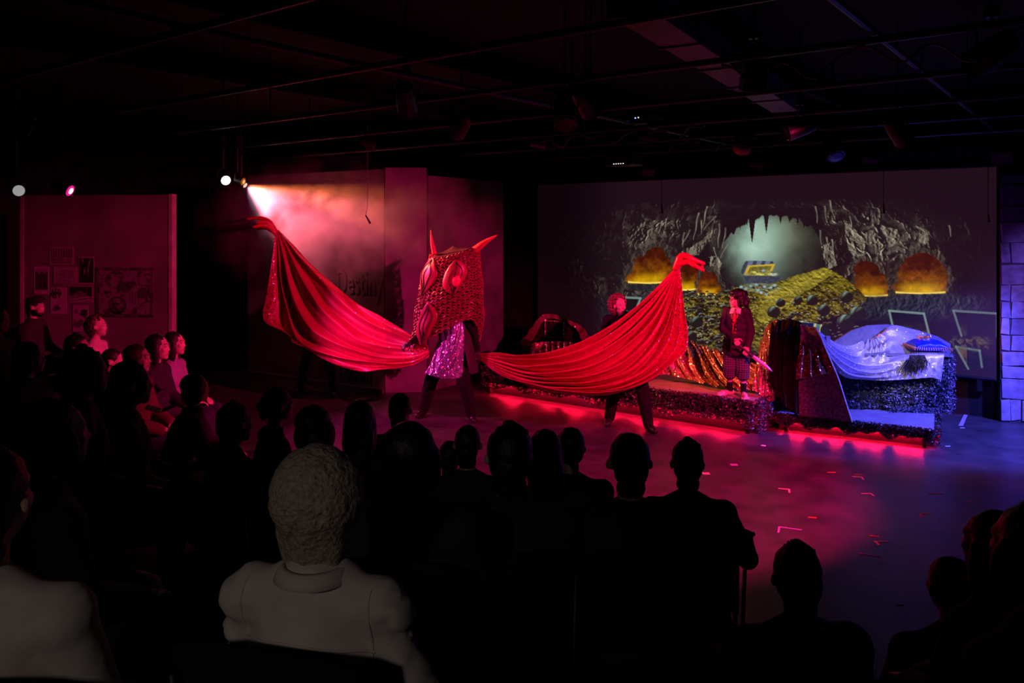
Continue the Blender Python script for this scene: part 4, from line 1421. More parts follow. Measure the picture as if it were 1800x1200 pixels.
# ---- seated figure templates (local: floor at z=0, facing +Y, head top at 1.33)
def seated_joints(lean=0.0, turn=0.0, pose='lap', nod=0.0):
    J = {}
    for s, sx in (('l', -1), ('r', 1)):
        J['h' + s] = V((sx * 0.088, 0.0, 0.535))
        J['s' + s] = V((sx * 0.175, lean * 0.5, 0.965))
        J['k' + s] = V((sx * 0.12, 0.42, 0.52))
        J['a' + s] = V((sx * 0.12, 0.44, 0.085))
        J['t' + s] = V((sx * 0.14, 0.62, 0.03))
        J['e' + s] = V((sx * 0.235, 0.06 + lean * 0.3, 0.735))
        J['w' + s] = V((sx * 0.12, 0.27, 0.645))
        J['hn' + s] = V((0, 0, 1))
        J['hd' + s] = V((-sx * 0.45, 0.75, -0.12))
        J['curl' + s] = 22
    if pose == 'lean':
        for s, sx in (('l', -1), ('r', 1)):
            J['s' + s] = V((sx * 0.17, 0.16, 0.96))
            J['e' + s] = V((sx * 0.22, 0.28, 0.70))
            J['w' + s] = V((sx * 0.06, 0.45, 0.68))
    if pose == 'cane':
        J['er'] = V((0.30, 0.03, 0.74))
        J['wr'] = V((0.31, 0.20, 0.79))
        J['hdr'], J['hnr'], J['curlr'] = V((0.25, 0.9, -0.1)), V((0, 0, 1)), 60
    hx = (J['sl'] + J['sr']) / 2
    J['head'] = V((0, hx.y + 0.035, 1.212))
    J['hR'] = rotz(-turn) @ Matrix.Rotation(math.radians(-nod), 3, 'X')
    return J


TEMPL = {}


def seated_mesh(pose, turn, part, style, hair=None, fine=False):
    key = (pose, turn, part, style, hair, fine)
    if key in TEMPL:
        return TEMPL[key]
    J = seated_joints(0.03, turn, pose)
    vx = 0.011 if fine else 0.0145
    if part == 'body':
        me = fuse('body', body_prims(J, 1.0), 0.009 if fine else 0.0125, 3)
    elif part == 'top':
        inf = {'shirt': 0.016, 'jacket': 0.03, 'hoodie': 0.034}[style]
        pr = torso_prims(J, 1.0, inf) + arm_prims(J, 1.0, inf, 0.96)
        c = (J['sl'] + J['sr']) / 2
        if style == 'hoodie':
            pr += [E(c + V((0, -0.09, 0.05)), (0.125, 0.075, 0.075)), E(c + V((0, -0.02, 0.085)), (0.10, 0.09, 0.035))]
        else:
            pr += [E(c + V((0, -0.005, 0.085)), (0.078, 0.078, 0.028))]
        me = fuse('top', pr, vx, 4)
    elif part == 'trousers':
        pr = leg_prims(J, 1.0, 0.016, 0.94)
        pr.append(E((0, 0.0, 0.525), (0.185, 0.135, 0.095)))
        me = fuse('trousers', pr, 0.016, 4)
    elif part in ('shoe_l', 'shoe_r'):
        fp = foot_prims(J, 1.05, 0.008)
        me = fuse('shoe', fp[:3] if part == 'shoe_l' else fp[3:], 0.012, 2)
    elif part == 'hair':
        me = fuse('hair', hair_prims(hair, J['head'], J['hR'], 1.0, 5), 0.0075, 2)
    TEMPL[key] = me
    return me


CHAIR = {}


def chair_meshes():
    if CHAIR:
        return CHAIR
    bm = MB()
    n = 12
    ring = []
    # seat: shaped shell
    seat = []
    for i in range(7):
        for j in range(7):
            x, y = (i / 6 - 0.5) * 0.43, (j / 6 - 0.5) * 0.42
            seat.append((x, y, 0.442 - 0.018 * (1 - (2 * i / 6 - 1) ** 2) * (1 - (2 * j / 6 - 1) ** 2) - 0.02 * max(0, (j / 6 - 0.75)) * 4 * 0.5))
    fs = [(i * 7 + j, (i + 1) * 7 + j, (i + 1) * 7 + j + 1, i * 7 + j + 1) for i in range(6) for j in range(6)]
    me = bpy.data.meshes.new('seat')
    me.from_pydata(seat, [], fs)
    CHAIR['seat'] = me
    back = []
    for i in range(9):
        for j in range(6):
            x = (i / 8 - 0.5) * 0.45
            zz = 0.58 + j / 5 * 0.38 - 0.02 * (abs(i - 4) / 4) ** 4 * (1 if j in (0, 5) else 0)
            back.append((x, -0.215 + 0.20 * x * x - 0.09 * (zz - 0.58), zz))
    fs = [(i * 6 + j, (i + 1) * 6 + j, (i + 1) * 6 + j + 1, i * 6 + j + 1) for i in range(8) for j in range(5)]
    me = bpy.data.meshes.new('backrest')
    me.from_pydata(back, [], fs)
    CHAIR['backrest'] = me
    for nm, sx, sy in (('fl', -1, 1), ('fr', 1, 1), ('bl', -1, -1), ('br', 1, -1)):
        m = MB()
        if sy > 0:
            m.tube([(sx * 0.2, 0.19, 0.425), (sx * 0.215, 0.215, 0.0)], 0.011, 6)
        else:
            m.tube([(sx * 0.205, -0.262, 0.90), (sx * 0.205, -0.215, 0.44), (sx * 0.215, -0.235, 0.0)], 0.011, 6)
        me = bpy.data.meshes.new('leg')
        me.from_pydata([tuple(v) for v in m.v], [], m.f)
        CHAIR[nm] = me
    m = MB()
    m.tube([(-0.2, 0.19, 0.425), (0.2, 0.19, 0.425), (0.205, -0.215, 0.44), (-0.205, -0.215, 0.44), (-0.2, 0.19, 0.425)], 0.01, 6)
    me = bpy.data.meshes.new('seat_frame')
    me.from_pydata([tuple(v) for v in m.v], [], m.f)
    CHAIR['seat_frame'] = me
    for k, v in CHAIR.items():
        v.materials.append(MATS['black_metal'] if k not in ('seat', 'backrest') else MATS['cloth_black'])
        v.polygons.foreach_set('use_smooth', [True] * len(v.polygons))
    return CHAIR


def put_chair(loc, rz, s, label):
    c = thing('audience_chair', loc, label, 'chair', 'black chairs of the audience', rz)
    c.scale = (s, s, s)
    for k, me in chair_meshes().items():
        nm = {'seat': 'seat', 'backrest': 'backrest', 'seat_frame': 'seat_frame'}.get(k, 'leg')
        o = bpy.data.objects.new(nm, me)
        link(o, c)
        if k in ('seat', 'backrest'):
            md = o.modifiers.new('t', 'SOLIDIFY')
            md.thickness = 0.022
            md.offset = 0 if k == 'seat' else -1
    return c


def slot(o, m):
    if not o.data.materials:
        o.data.materials.append(MATS[m])
    o.material_slots[0].link = 'OBJECT'
    o.material_slots[0].material = MATS[m]


SEATED = []


def audience(px, ytop, Y, turn, hair, hcol, style, tcol, label, pose='lap', hturn=0, fine=False, tier=None, skin='skin_light', stretch=1.0, extra=None):
    X = (px - CX) / F * Y
    ztop = HC - (ytop - HY) / F * Y
    full = {'cropped': 1.335, 'curly': 1.35, 'white': 1.352, 'bob': 1.35, 'beret': 1.37, 'short': 1.348}.get(hair, 1.34)
    if tier is None:
        best = min((0.0, 0.2, 0.4, 0.6, 0.8, 1.0), key=lambda q: abs((ztop - q) / full - 1.0))
        tier = best
    s = (ztop - tier) / full
    yaw = -math.radians(turn)
    # the head sits ahead of the seat: place the seat so that the head falls on its pixel
    J = seated_joints(0.03, hturn, pose)
    off = Matrix.Rotation(yaw, 3, 'Z') @ (V((0, J['head'].y, 0)) * s)
    loc = V((X - off.x, Y - off.y, tier))
    root = thing('person', loc, label, 'person', 'audience', yaw)
    root.scale = (s * stretch, s * stretch, s)
    for part, m in (('body', skin), ('top', tcol), ('trousers', 'denim'), ('shoe_l', 'shoe_black'), ('shoe_r', 'shoe_black')):
        o = bpy.data.objects.new(part.split('_')[0], seated_mesh(pose, hturn, part, style if part == 'top' else None, None, fine if part in ('body', 'top') else False))
        link(o, root)
        slot(o, m)
    hk = 'cropped' if hair == 'beret' else hair
    o = bpy.data.objects.new('hair', seated_mesh(pose, hturn, 'hair', None, hk))
    link(o, root)
    slot(o, hcol)
    if hair == 'beret':
        hR = J['hR']
        me = fuse('beret', [E(J['head'] + hR @ V((0, 0.0, 0.085)), (0.108, 0.122, 0.038), hR @ Matrix.Rotation(math.radians(8), 3, 'X')), E(J['head'] + hR @ V((0, -0.005, 0.058)), (0.088, 0.104, 0.03), hR)], 0.008, 3)
        mesh_obj('beret', me, 'cloth_dark', root)
    SEATED.append((loc, tier, s, yaw, label))
    return root, J, s


AUD = [
    # px, top row, distance, turned to the right, hair, hair colour, garment, colour, label
    (568, 771, 2.12, 14, 'white', 'hair_white', 'shirt', 'shirt_white', 'person with curly white hair in a white collared shirt', 'lap', 0, True),
    (-14, 770, 1.75, 0, 'short', 'hair_black', 'shirt', 'sweater_pale', 'dark-haired person in pale grey sweater beside the aisle'),
    (722, 729, 2.75, 10, 'bob', 'hair_black', 'jacket', 'cloth_dark', 'person with full dark bob sitting ahead of the white-haired person'),
    (895, 737, 3.15, -4, 'short', 'hair_black', 'shirt', 'cloth_dark', 'person with tousled short dark hair, wide dark shoulders'),
    (957, 750, 3.75, -8, 'long', 'hair_black', 'shirt', 'cloth_dark', 'person with long dark hair beside the tousled-haired person'),
    (822, 744, 4.5, 0, 'cropped', 'hair_black', 'shirt', 'cloth_dark', 'person with round cropped head and thin neck in front row'),
    (791, 772, 5.1, 0, 'cropped', 'hair_black', 'shirt', 'cloth_dark', 'small child mostly hidden behind round cropped head'),
    (1003, 747, 4.8, 0, 'bun', 'hair_black', 'shirt', 'cloth_dark', 'slim person with dark hair in a low ponytail'),
    (1106, 757, 3.25, 0, 'cropped', 'hair_black', 'shirt', 'cloth_dark', 'person with cropped hair and large ears beside purple shirt'),
    (1208, 766, 4.05, 8, 'short', 'hair_black', 'shirt', 'cloth_purple', 'person in purple shirt resting a hand on a cane', 'cane', 0, True),
    (1397, 945, 3.0, -4, 'short', 'hair_black', 'hoodie', 'cloth_navy', 'person in navy hooded jacket seated low by the stage'),
    (1668, 972, 3.1, -6, 'bun', 'hair_black', 'jacket', 'cloth_dark', 'person with bushy hair in dark coat at the right end'),
    (1742, 890, 2.6, -28, 'long', 'hair_black', 'jacket', 'cloth_dark', 'person with long dark hair beside the right aisle'),
    (1812, 866, 1.95, -28, 'bob', 'hair_black', 'jacket', 'cloth_dark', 'person with dark bob at the far right end'),
    (633, 699, 4.6, 0, 'long', 'hair_black', 'shirt', 'cloth_dark', 'person with straight long dark hair in front row'),
    (704, 688, 5.35, 12, 'cropped', 'hair_black', 'shirt', 'cloth_dark', 'short-haired person next to straight long-haired person'),
    (556, 704, 4.1, 28, 'bob', 'hair_black', 'shirt', 'cloth_dark', 'person with chin-length dark hair looking along the row'),
    (490, 677, 5.3, 62, 'bun', 'hair_black', 'shirt', 'cloth_dark', 'person in profile with hair tied back, face lit pink'),
    (415, 702, 4.3, 45, 'short', 'hair_black', 'jacket', 'cloth_dark', 'dim person in dark jacket behind the pink-lit profile'),
    (345, 652, 6.1, 72, 'bob', 'hair_black', 'jacket', 'cloth_dark', 'person with shoulder-length hair bowed over programme', 'lean'),
    (62, 515, 8.6, 84, 'beret', 'hair_black', 'jacket', 'cloth_dark', 'bearded person wearing a dark beret beside the poster flat'),
    (172, 552, 8.5, 84, 'curly', 'hair_brown', 'shirt', 'blouse', 'person with curly tied hair in pale open-collared blouse'),
    (137, 584, 7.3, 84, 'short', 'hair_black', 'shirt', 'cloth_dark', 'dark-haired person seated behind the pale blouse'),
    (243, 601, 6.85, 86, 'bob', 'hair_brown', 'jacket', 'cloth_maroon', 'brown-haired person in maroon jacket, arm over chair', 'lap', 0, True),
    (278, 585, 7.45, 86, 'long', 'hair_black', 'jacket', 'cloth_dark', 'long black-haired person in dark padded jacket holding programme', 'lap', 0, True),
    (308, 581, 8.05, 88, 'long', 'hair_black', 'shirt', 'cloth_lilac', 'long black-haired person in lilac coat at row end', 'lap', 0, True),
    (-6, 535, 6.6, 84, 'cropped', 'hair_black', 'jacket', 'cloth_dark', 'person at the left wall with only the face showing'),
    (152, 604, 3.6, 66, 'short', 'hair_black', 'jacket', 'cloth_dark', 'broad dark-haired person two rows behind maroon jacket'),
    (232, 628, 4.5, 66, 'short', 'hair_black', 'jacket', 'cloth_dark', 'dark-haired person directly behind maroon jacket'),
    (199, 611, 7.9, 82, 'cropped', 'hair_black', 'shirt', 'cloth_dark', 'short-haired person seated below the pale blouse'),
    (54, 596, 5.9, 80, 'bob', 'hair_black', 'shirt', 'cloth_dark', 'dim person with bobbed hair below the beret wearer'),
    (100, 690, 2.75, 50, 'bob', 'hair_black', 'jacket', 'cloth_dark', 'dim bobbed person in the dark left block'),
]
AROOT = {}
LITFACES = (62, 172, 243, 278, 308, 137, -6, 490)
for a in AUD:
    kw = {}
    args = a[:9]
    if len(a) > 9:
        kw['pose'] = a[9]
    if len(a) > 10:
        kw['hturn'] = a[10]
    if len(a) > 11:
        kw['fine'] = a[11]
    st = 1.06 if a[0] in (895, 1106) else 1.0
    AROOT[a[0]] = audience(*args, stretch=st, **kw)
    if a[0] in LITFACES:
        ro, jj, _ = AROOT[a[0]]
        face_parts(jj['head'], jj['hR'], 1.0, ro, False, 'eye_dark')
        if a[0] == 62:
            mesh_obj('beard', fuse('beard', [E(jj['head'] + V((0, 0.052, -0.085)), (0.050, 0.040, 0.036)), E(jj['head'] + V((0.045, 0.02, -0.06)), (0.02, 0.035, 0.05)), E(jj['head'] + V((-0.045, 0.02, -0.06)), (0.02, 0.035, 0.05))], 0.007, 2), 'hair_black', ro)
for loc, tier, s, yaw, lab in SEATED:
    put_chair(loc, yaw, s, 'black audience chair under the ' + lab.split(' ', 0)[0] if False else 'black chair occupied by the ' + ' '.join(lab.split()[:9]))

# raked seating: steps built where the seats stand
cell = 0.25
tiers = {}
for ix in range(-28, 14):
    for iy in range(-2, 42):
        c = V(((ix + 0.5) * cell, (iy + 0.5) * cell, 0))
        best, bd = None, 1e9
        for loc, tier, s, yaw, lab in SEATED:
            f = V((-math.sin(yaw), math.cos(yaw), 0))
            rr_ = c - V((loc.x, loc.y, 0)) - f * 0.15
            al_, ac_ = rr_.dot(f), rr_.dot(V((f.y, -f.x, 0)))
            dd_ = math.hypot(al_ * 0.8, ac_)
            if dd_ < bd:
                bd, best = dd_, tier
        if bd < 0.52 and best > 0:
            tiers.setdefault(best, []).append((ix, iy))
for tz, cells in sorted(tiers.items()):
    m = MB()
    cs = set(cells)
    done = set()
    for ix, iy in sorted(cs):
        if (ix, iy) in done:
            continue
        e = iy
        while (ix, e + 1) in cs:
            e += 1
        for q in range(iy, e + 1):
            done.add((ix, q))
        m.box(((ix + 0.5) * cell, (iy + e + 1) / 2 * cell, tz / 2), (cell, (e - iy + 1) * cell, tz))
    structure(m.build('seating_riser', 'riser_black'))

# shirt details of the white-haired person
wr_, wJ, ws = AROOT[568]


from mathutils.bvhtree import BVHTree
from mathutils import noise as mnoise
wtop = [o for o in wr_.children if o.name.startswith('top')][0]
wm = wtop.data.copy()
wtop.data = wm
for v in wm.vertices:
    c = v.co
    k = mnoise.fractal(V((c.x * 5.0 + c.z * 2.5, c.y * 4.0, c.z * 7.0 - c.x * 3.0)), 0.9, 2.0, 3)
    arm = min(1.0, max(0.0, (abs(c.x) - 0.17) / 0.06))
    v.co = c + v.normal * (0.010 * k + 0.010 * arm * math.sin(c.z * 55 + c.x * 30 + 3 * k))
wm.update()
slot(wtop, 'shirt_white')
tree = BVHTree.FromPolygons([v.co.copy() for v in wm.vertices], [tuple(p.vertices) for p in wm.polygons])


def on_back(x, z, side=0):
    o_, d_ = (V((x, -1, z)), V((0, 1, 0))) if side == 0 else (V((side * 1.0, x, z)), V((-side, 0, 0)))
    h = tree.ray_cast(o_, d_)
    return h[0] if h[0] is not None else None


def seam(pts):
    pts = [p for p in pts if p is not None]
    if len(pts) > 2:
        MB().tube(pts, 0.0042, 6).build('seam', 'shirt_white', wr_)


seam([on_back(x, 0.905 - 0.03 * (x / 0.17) ** 2) for x in np.linspace(-0.175, 0.175, 24)])
for sx in (-1, 1):
    seam([on_back(sx * (0.165 + 0.025 * t - 0.03 * t * t), 1.02 - 0.26 * t) for t in np.linspace(0, 1, 20)])
ncol = (wJ['sl'] + wJ['sr']) / 2 + V((0, -0.005, 0))
cgd = np.zeros((6, 30, 3))
for a_ in range(30):
    th = math.radians(-250 + 320 * a_ / 29)
    for b_ in range(6):
        t = b_ / 5
        rr_ = 0.074 + 0.006 * t if b_ < 3 else 0.082 + 0.035 * (t - 0.5)
        zz = 0.075 + (0.022 * t / 0.5 if b_ < 3 else 0.022 - 0.075 * (t - 0.5))
        cgd[b_, a_] = ncol + V((rr_ * math.cos(th), rr_ * 1.02 * math.sin(th), zz))
grid_obj('collar', cgd, 'shirt_white', wr_, 0.004, world=False)

# cane, hand and programme booklets
pr_, pJ, ps = AROOT[1208]
ploc, ct, ps2, pyaw, _l = SEATED[9]
hp = ploc + Matrix.Rotation(pyaw, 3, 'Z') @ (V((0.33, 0.275, 0.765)) * ps2)
cane = thing('walking_cane', V((hp.x, hp.y, ct)), 'black walking cane gripped by the purple-shirted person', 'cane')
MB().tube([V((hp.x - 0.02, hp.y + 0.03, ct)), V((hp.x, hp.y, hp.z))], 0.011, 8).build('shaft', 'pole_black', cane, True)
MB().tube([hp + V((-0.05, -0.03, 0)), hp, hp + V((0.05, 0.03, -0.005))], [0.012, 0.014, 0.011], 8).build('handle', 'pole_black', cane, True)

for px, py, Y, rz, lab in ((330, 672, 7.2, 0.4, 'white folded programme on the lap of the padded jacket'), (283, 722, 6.0, 0.3, 'white programme held below the maroon jacket')):
    p = P(px, py, Y)
    b = thing('programme', p, lab, 'booklet', 'programmes', rz)
    for s in (-1, 1):
        MB().box((s * 0.055, 0, 0.02), (0.108, 0.15, 0.003), Matrix.Rotation(s * -0.35, 3, 'Y')).build('leaf', 'paper', b)

# ------------------------------------------------------------------ performers
def person_root(loc, label):
    return thing('person', loc, label, 'person')


# --- dragon handler in the middle
J = {}
J['hl'], J['hr'] = V((-0.76, 10.78, 0.93)), V((-0.93, 10.83, 0.93))          # facing the camera: own left is on our right
J['kl'], J['kr'] = V((-0.63, 10.62, 0.50)), V((-1.10, 10.82, 0.50))
J['al'], J['ar'] = V((-0.545, 10.66, 0.085)), V((-1.215, 10.95, 0.085))
J['tl'], J['tr'] = V((-0.48, 10.45, 0.03)), V((-1.30, 10.76, 0.03))
J['sl'], J['sr'] = V((-0.66, 10.74, 1.43)), V((-1.02, 10.80, 1.43))
J['el'], J['er'] = V((-0.50, 10.62, 1.16)), V((-1.17, 10.66, 1.20))
J['wl'], J['wr'] = V((-0.455, 10.50, 0.95)), V((-1.335, 10.52, 1.06))
J['hdl'], J['hdr'] = V((0.25, -0.5, -0.6)), V((-0.8, -0.35, -0.35))
J['hnl'], J['hnr'] = V((0.8, -0.4, 0.3)), V((0, -0.5, 0.8))
J['curll'] = J['curlr'] = 52
J['head'] = V((-0.84, 10.70, 1.655))
J['hR'] = rotz(172)
o = person_root(V((-0.86, 10.8, 0)), 'dragon handler in black standing astride inside the mask')
make_parts(o, [('body', body_prims(J, 1.0), 0.0085, 3, 'skin_light'), ('top', torso_prims(J, 1.0, 0.02) + arm_prims(J, 1.0, 0.016, 0.95), 0.012, 4, 'cloth_black'),
               ('trousers', leg_prims(J, 1.0, 0.040, 0.97) + [E((-0.845, 10.8, 0.93), (0.18, 0.135, 0.12))], 0.012, 4, 'cloth_black'), ('shoe', foot_prims(J, 1.05, 0.008)[:3], 0.009, 2, 'shoe_black'), ('shoe', foot_prims(J, 1.05, 0.008)[3:], 0.009, 2, 'shoe_black'),
               ('glove', hand_prims(J['wl'], J['hdl'], J['hnl'], 1.12, 52, 1), 0.007, 2, 'glove_black'), ('glove', hand_prims(J['wr'], J['hdr'], J['hnr'], 1.12, 52, -1), 0.007, 2, 'glove_black'),
               ('hair', hair_prims('short', J['head'], J['hR'], 1.0, 3), 0.008, 2, 'hair_brown')])

# --- handler of the left wing
J = {}
J['hl'], J['hr'] = V((-2.90, 12.36, 0.95)), V((-3.08, 12.40, 0.95))
J['kl'], J['kr'] = V((-2.82, 12.22, 0.50)), V((-3.22, 12.40, 0.50))
J['al'], J['ar'] = V((-2.72, 12.20, 0.085)), V((-3.30, 12.46, 0.085))
J['tl'], J['tr'] = V((-2.66, 12.02, 0.03)), V((-3.36, 12.28, 0.03))
J['sl'], J['sr'] = V((-2.86, 12.34, 1.45)), V((-3.20, 12.40, 1.47))
J['el'], J['er'] = V((-2.95, 12.12, 1.30)), V((-3.34, 12.22, 1.66))
J['wl'], J['wr'] = V((-3.14, 12.06, 1.44)), V((-3.36, 12.06, 1.90))
J['hdl'], J['hdr'] = V((-0.7, -0.1, 0.5)), V((-0.4, -0.1, 0.9))
J['hnl'] = J['hnr'] = V((0.3, -1, 0))
J['curll'] = J['curlr'] = 55
J['head'] = V((-3.02, 12.30, 1.675))
J['hR'] = rotz(140)
o = person_root(V((-3.0, 12.35, 0)), 'wing handler in black behind the left red wing')
make_parts(o, [('body', body_prims(J, 1.0), 0.0085, 3, 'skin_light'), ('top', torso_prims(J, 1.0, 0.018) + arm_prims(J, 1.0, 0.016, 0.95), 0.013, 4, 'cloth_black'),
               ('trousers', leg_prims(J, 1.0, 0.02, 0.97) + [E((-2.99, 12.38, 0.95), (0.18, 0.135, 0.12))], 0.013, 4, 'cloth_black'), ('shoe', foot_prims(J, 1.05, 0.008)[:3], 0.01, 2, 'shoe_black'), ('shoe', foot_prims(J, 1.05, 0.008)[3:], 0.01, 2, 'shoe_black'),
               ('hair', hair_prims('short', J['head'], J['hR'], 1.0, 4), 0.008, 2, 'hair_black')])

# --- curly-haired handler of the right wing
J = {}
J['hl'], J['hr'] = V((1.575, 10.33, 0.92)), V((1.405, 10.40, 0.92))
J['kl'], J['kr'] = V((1.67, 10.16, 0.50)), V((1.33, 10.38, 0.50))
J['al'], J['ar'] = V((1.735, 10.14, 0.085)), V((1.285, 10.48, 0.085))
J['tl'], J['tr'] = V((1.80, 9.95, 0.03)), V((1.22, 10.30, 0.03))
J['sl'], J['sr'] = V((1.60, 10.30, 1.40)), V((1.26, 10.40, 1.37))
J['el'], J['er'] = V((1.76, 10.12, 1.30)), V((1.14, 10.28, 1.10))
J['wl'], J['wr'] = V((1.90, 10.06, 1.52)), V((1.16, 10.06, 0.98))
J['hdl'], J['hdr'] = V((0.4, -0.1, 0.9)), V((0.1, -0.8, -0.3))
J['hnl'], J['hnr'] = V((0.6, -0.8, 0)), V((0, 0, 1))
J['curll'], J['curlr'] = 58, 40
J['head'] = V((1.385, 10.30, 1.575))
J['hR'] = rotz(-148) @ Matrix.Rotation(math.radians(-4), 3, 'X')
o = person_root(V((1.5, 10.35, 0)), 'wing handler with curly fair hair in black behind right wing')
pp = make_parts(o, [('body', body_prims(J, 1.0), 0.0075, 2, 'skin_light'), ('top', torso_prims(J, 1.0, 0.02) + arm_prims(J, 1.0, 0.016, 0.95), 0.012, 4, 'cloth_black'),
                    ('trousers', leg_prims(J, 1.0, 0.036, 0.97) + [E((1.49, 10.37, 0.92), (0.18, 0.135, 0.12))], 0.011, 4, 'cloth_black'), ('shoe', foot_prims(J, 1.05, 0.008)[:3], 0.008, 2, 'shoe_black'), ('shoe', foot_prims(J, 1.05, 0.008)[3:], 0.008, 2, 'shoe_black'),
                    ('hair', hair_prims('curly', J['head'], J['hR'], 1.14, 8), 0.0055, 0, 'hair_fair')])
face_parts(J['head'], J['hR'], 1.0, o)

# --- small performer with the sword
kz = 0.42
K = 0.80
kp = V((2.875, 10.19, kz))
f = V((-0.50, -0.87, 0)).normalized()
rgt = V((f.y, -f.x, 0))
q = lambda fw, rt, z: kp + f * fw + rgt * rt + V((0, 0, z))
J = {}
J['hl'], J['hr'] = q(0, -0.075, 0.70), q(0, 0.075, 0.70)
J['kl'], J['kr'] = q(0.035, -0.085, 0.38), q(0.03, 0.085, 0.38)
J['al'], J['ar'] = q(0.0, -0.085, 0.075), q(-0.01, 0.09, 0.075)
J['tl'], J['tr'] = J['al'] + V((-0.03, -0.2, 0)), J['ar'] + V((-0.2, -0.04, 0))
J['sl'], J['sr'] = q(0.0, -0.120, 1.075), q(0.0, 0.120, 1.075)
J['el'], J['er'] = q(0.0, -0.175, 0.84), q(0.02, 0.165, 0.86)
J['wl'], J['wr'] = V((2.955, 9.99, kz + 0.665)), V((2.80, 9.985, kz + 0.755))
J['hdl'], J['hdr'] = V((-0.35, -0.5, -0.55)), V((-0.1, -0.7, -0.1))
J['hnl'], J['hnr'] = V((0.2, -0.7, 0.5)), V((-0.5, -0.4, 0.6))
J['curll'] = J['curlr'] = 58
J['head'] = q(0.02, 0.0, 1.245)
J['hR'] = rotz(107)
kid = person_root(kp, 'small performer in plum jacket and plaid breeches holding a sword')
big = []
for s in 'lr':
    a = J['a' + s]
    d = (J['t' + s] - a)
    d.z = 0
    d.normalize()
    sd_ = V((-d.y, d.x, 0))
    big += [Cp(a + V((0, 0, -0.03)) - d * 0.03, a + d * 0.10 + V((0, 0, -0.035)), 0.034, 0.042), Cp(a + d * 0.08 + V((0, 0, -0.042)), a + d * 0.16 + V((0, 0, -0.047)), 0.04, 0.03)]
    for t in range(5):
        o_ = (t - 2) * 0.02
        big.append(Cp(a + d * (0.15 - 0.006 * abs(t - 1)) + sd_ * o_ + V((0, 0, -0.052)), a + d * (0.205 - 0.012 * abs(t - 1)) + sd_ * o_ * 1.15 + V((0, 0, -0.058)), 0.013, 0.011, 8))
bodyp = torso_prims(J, K) + arm_prims(J, K) + leg_prims(J, K) + head_prims(J['head'], J['hR'], K * 1.12) + big
nb = (J['sl'] + J['sr']) / 2
bodyp.append(Cp(nb + V((0, 0, 0.02)), J['head'] + V((0, 0, -0.06)), 0.042, 0.042))
for s in 'lr':
    bodyp += hand_prims(J['w' + s], J['hd' + s], J['hn' + s], 0.95, 58, 1 if s == 'l' else -1)
jk = torso_prims(J, K, 0.03) + arm_prims(J, K, 0.03, 0.94)
jacket = []
for z_, rx, ry, sh_ in ((0.98, 0.142, 0.122, 0), (0.89, 0.148, 0.130, 0), (0.80, 0.160, 0.138, 0), (0.71, 0.178, 0.152, 0.0), (0.63, 0.190, 0.160, 0.0), (0.58, 0.194, 0.164, 0.0)):
    Rm = Matrix((rgt, f, V((0, 0, 1)))).transposed()
    jacket.append(E(q(0, 0, z_), (rx, ry, 0.085), Rm))
mats = make_parts(kid, [('body', bodyp, 0.006, 2, 'skin_light'),
                        ('jacket', arm_prims(J, K, 0.026, 0.94) + jacket + [Cp(J['sl'], J['sr'], 0.066, 0.066)], 0.010, 4, 'jacket_plum'),
                        ('breeches', [Cp(J['h' + s], J['k' + s], 0.088, 0.094) for s in 'lr'] + [Cp(J['k' + s], J['k' + s] + (J['a' + s] - J['k' + s]) * 0.30, 0.094, 0.085) for s in 'lr'] + [E(q(0, 0, 0.70), (0.14, 0.12, 0.10))], 0.010, 4, 'plaid_wool'),
                        *[('leg_warmer', [Cp(J['k' + s] + (J['a' + s] - J['k' + s]) * 0.70, J['a' + s] + V((0, 0, 0.01)), 0.044, 0.043)], 0.008, 2, 'cloth_black') for s in 'lr'],
                        ('wig', hair_prims('wig', J['head'] + V((0.01, 0, 0.012)), J['hR'], K * 1.22, 2), 0.0065, 1, 'hair_black')])
face_parts(J['head'], J['hR'], K * 1.12, kid, True, 'eye_dark')
# glasses
gl = MB()
T = lambda p: J['head'] + J['hR'] @ (V(p) * K * 1.12)
for s in (-1, 1):
    ringp = [T((s * 0.032 + 0.022 * math.cos(t * 0.5236), 0.097, 0.006 + 0.019 * math.sin(t * 0.5236))) for t in range(13)]
    gl.tube(ringp, 0.0022, 5)
    gl.tube([T((s * 0.054, 0.095, 0.008)), T((s * 0.08, 0.0, 0.008))], 0.0022, 5)
gl.tube([T((-0.01, 0.099, 0.008)), T((0.01, 0.099, 0.008))], 0.0022, 5)
gl.build('glasses', 'eye_dark', kid, True)
# waistcoat, collar, tie, chain, buttons: a front panel standing on the chest
wc = np.zeros((14, 9, 3))
for i in range(14):
    t = i / 13
    zz = 1.06 - 0.30 * t
    half = 0.055 * (1 - t) + 0.012
    for j in range(9):
        u = (j / 8 * 2 - 1)
        p = q(0.142 + 0.012 * t - 0.05 * (u * half / 0.1) ** 2 - 0.055 * (1 - t) ** 2, u * half + 0.01, zz)
        wc[i, j] = p
grid_obj('waistcoat', wc, 'waistcoat', kid, 0.01)
for s in (-1, 1):
    cl = MB()
    cl.add([q(0.06, s * 0.012, 1.125), q(0.035, s * 0.065, 1.13), q(0.095, s * 0.07, 1.065), q(0.112, s * 0.022, 1.075)], [(0, 1, 2, 3)])
    co = cl.build('collar_point', 'shirt_white', kid, True)
    co.modifiers.new('t', 'SOLIDIFY').thickness = 0.006
tie = MB().tube([q(0.075, 0.0, 1.105), q(0.105, 0.0, 1.06), q(0.135, 0.006, 0.97)], [0.016, 0.014, 0.018], 8)
tie.build('necktie', mat('tie_red', (0.45, 0.06, 0.06), 0.6), kid, True)
ch = MB().tube([q(0.08, -0.035, 1.10), q(0.12, -0.035, 1.02), q(0.135, 0.0, 0.995), q(0.12, 0.035, 1.02), q(0.08, 0.035, 1.10)], 0.004, 5)
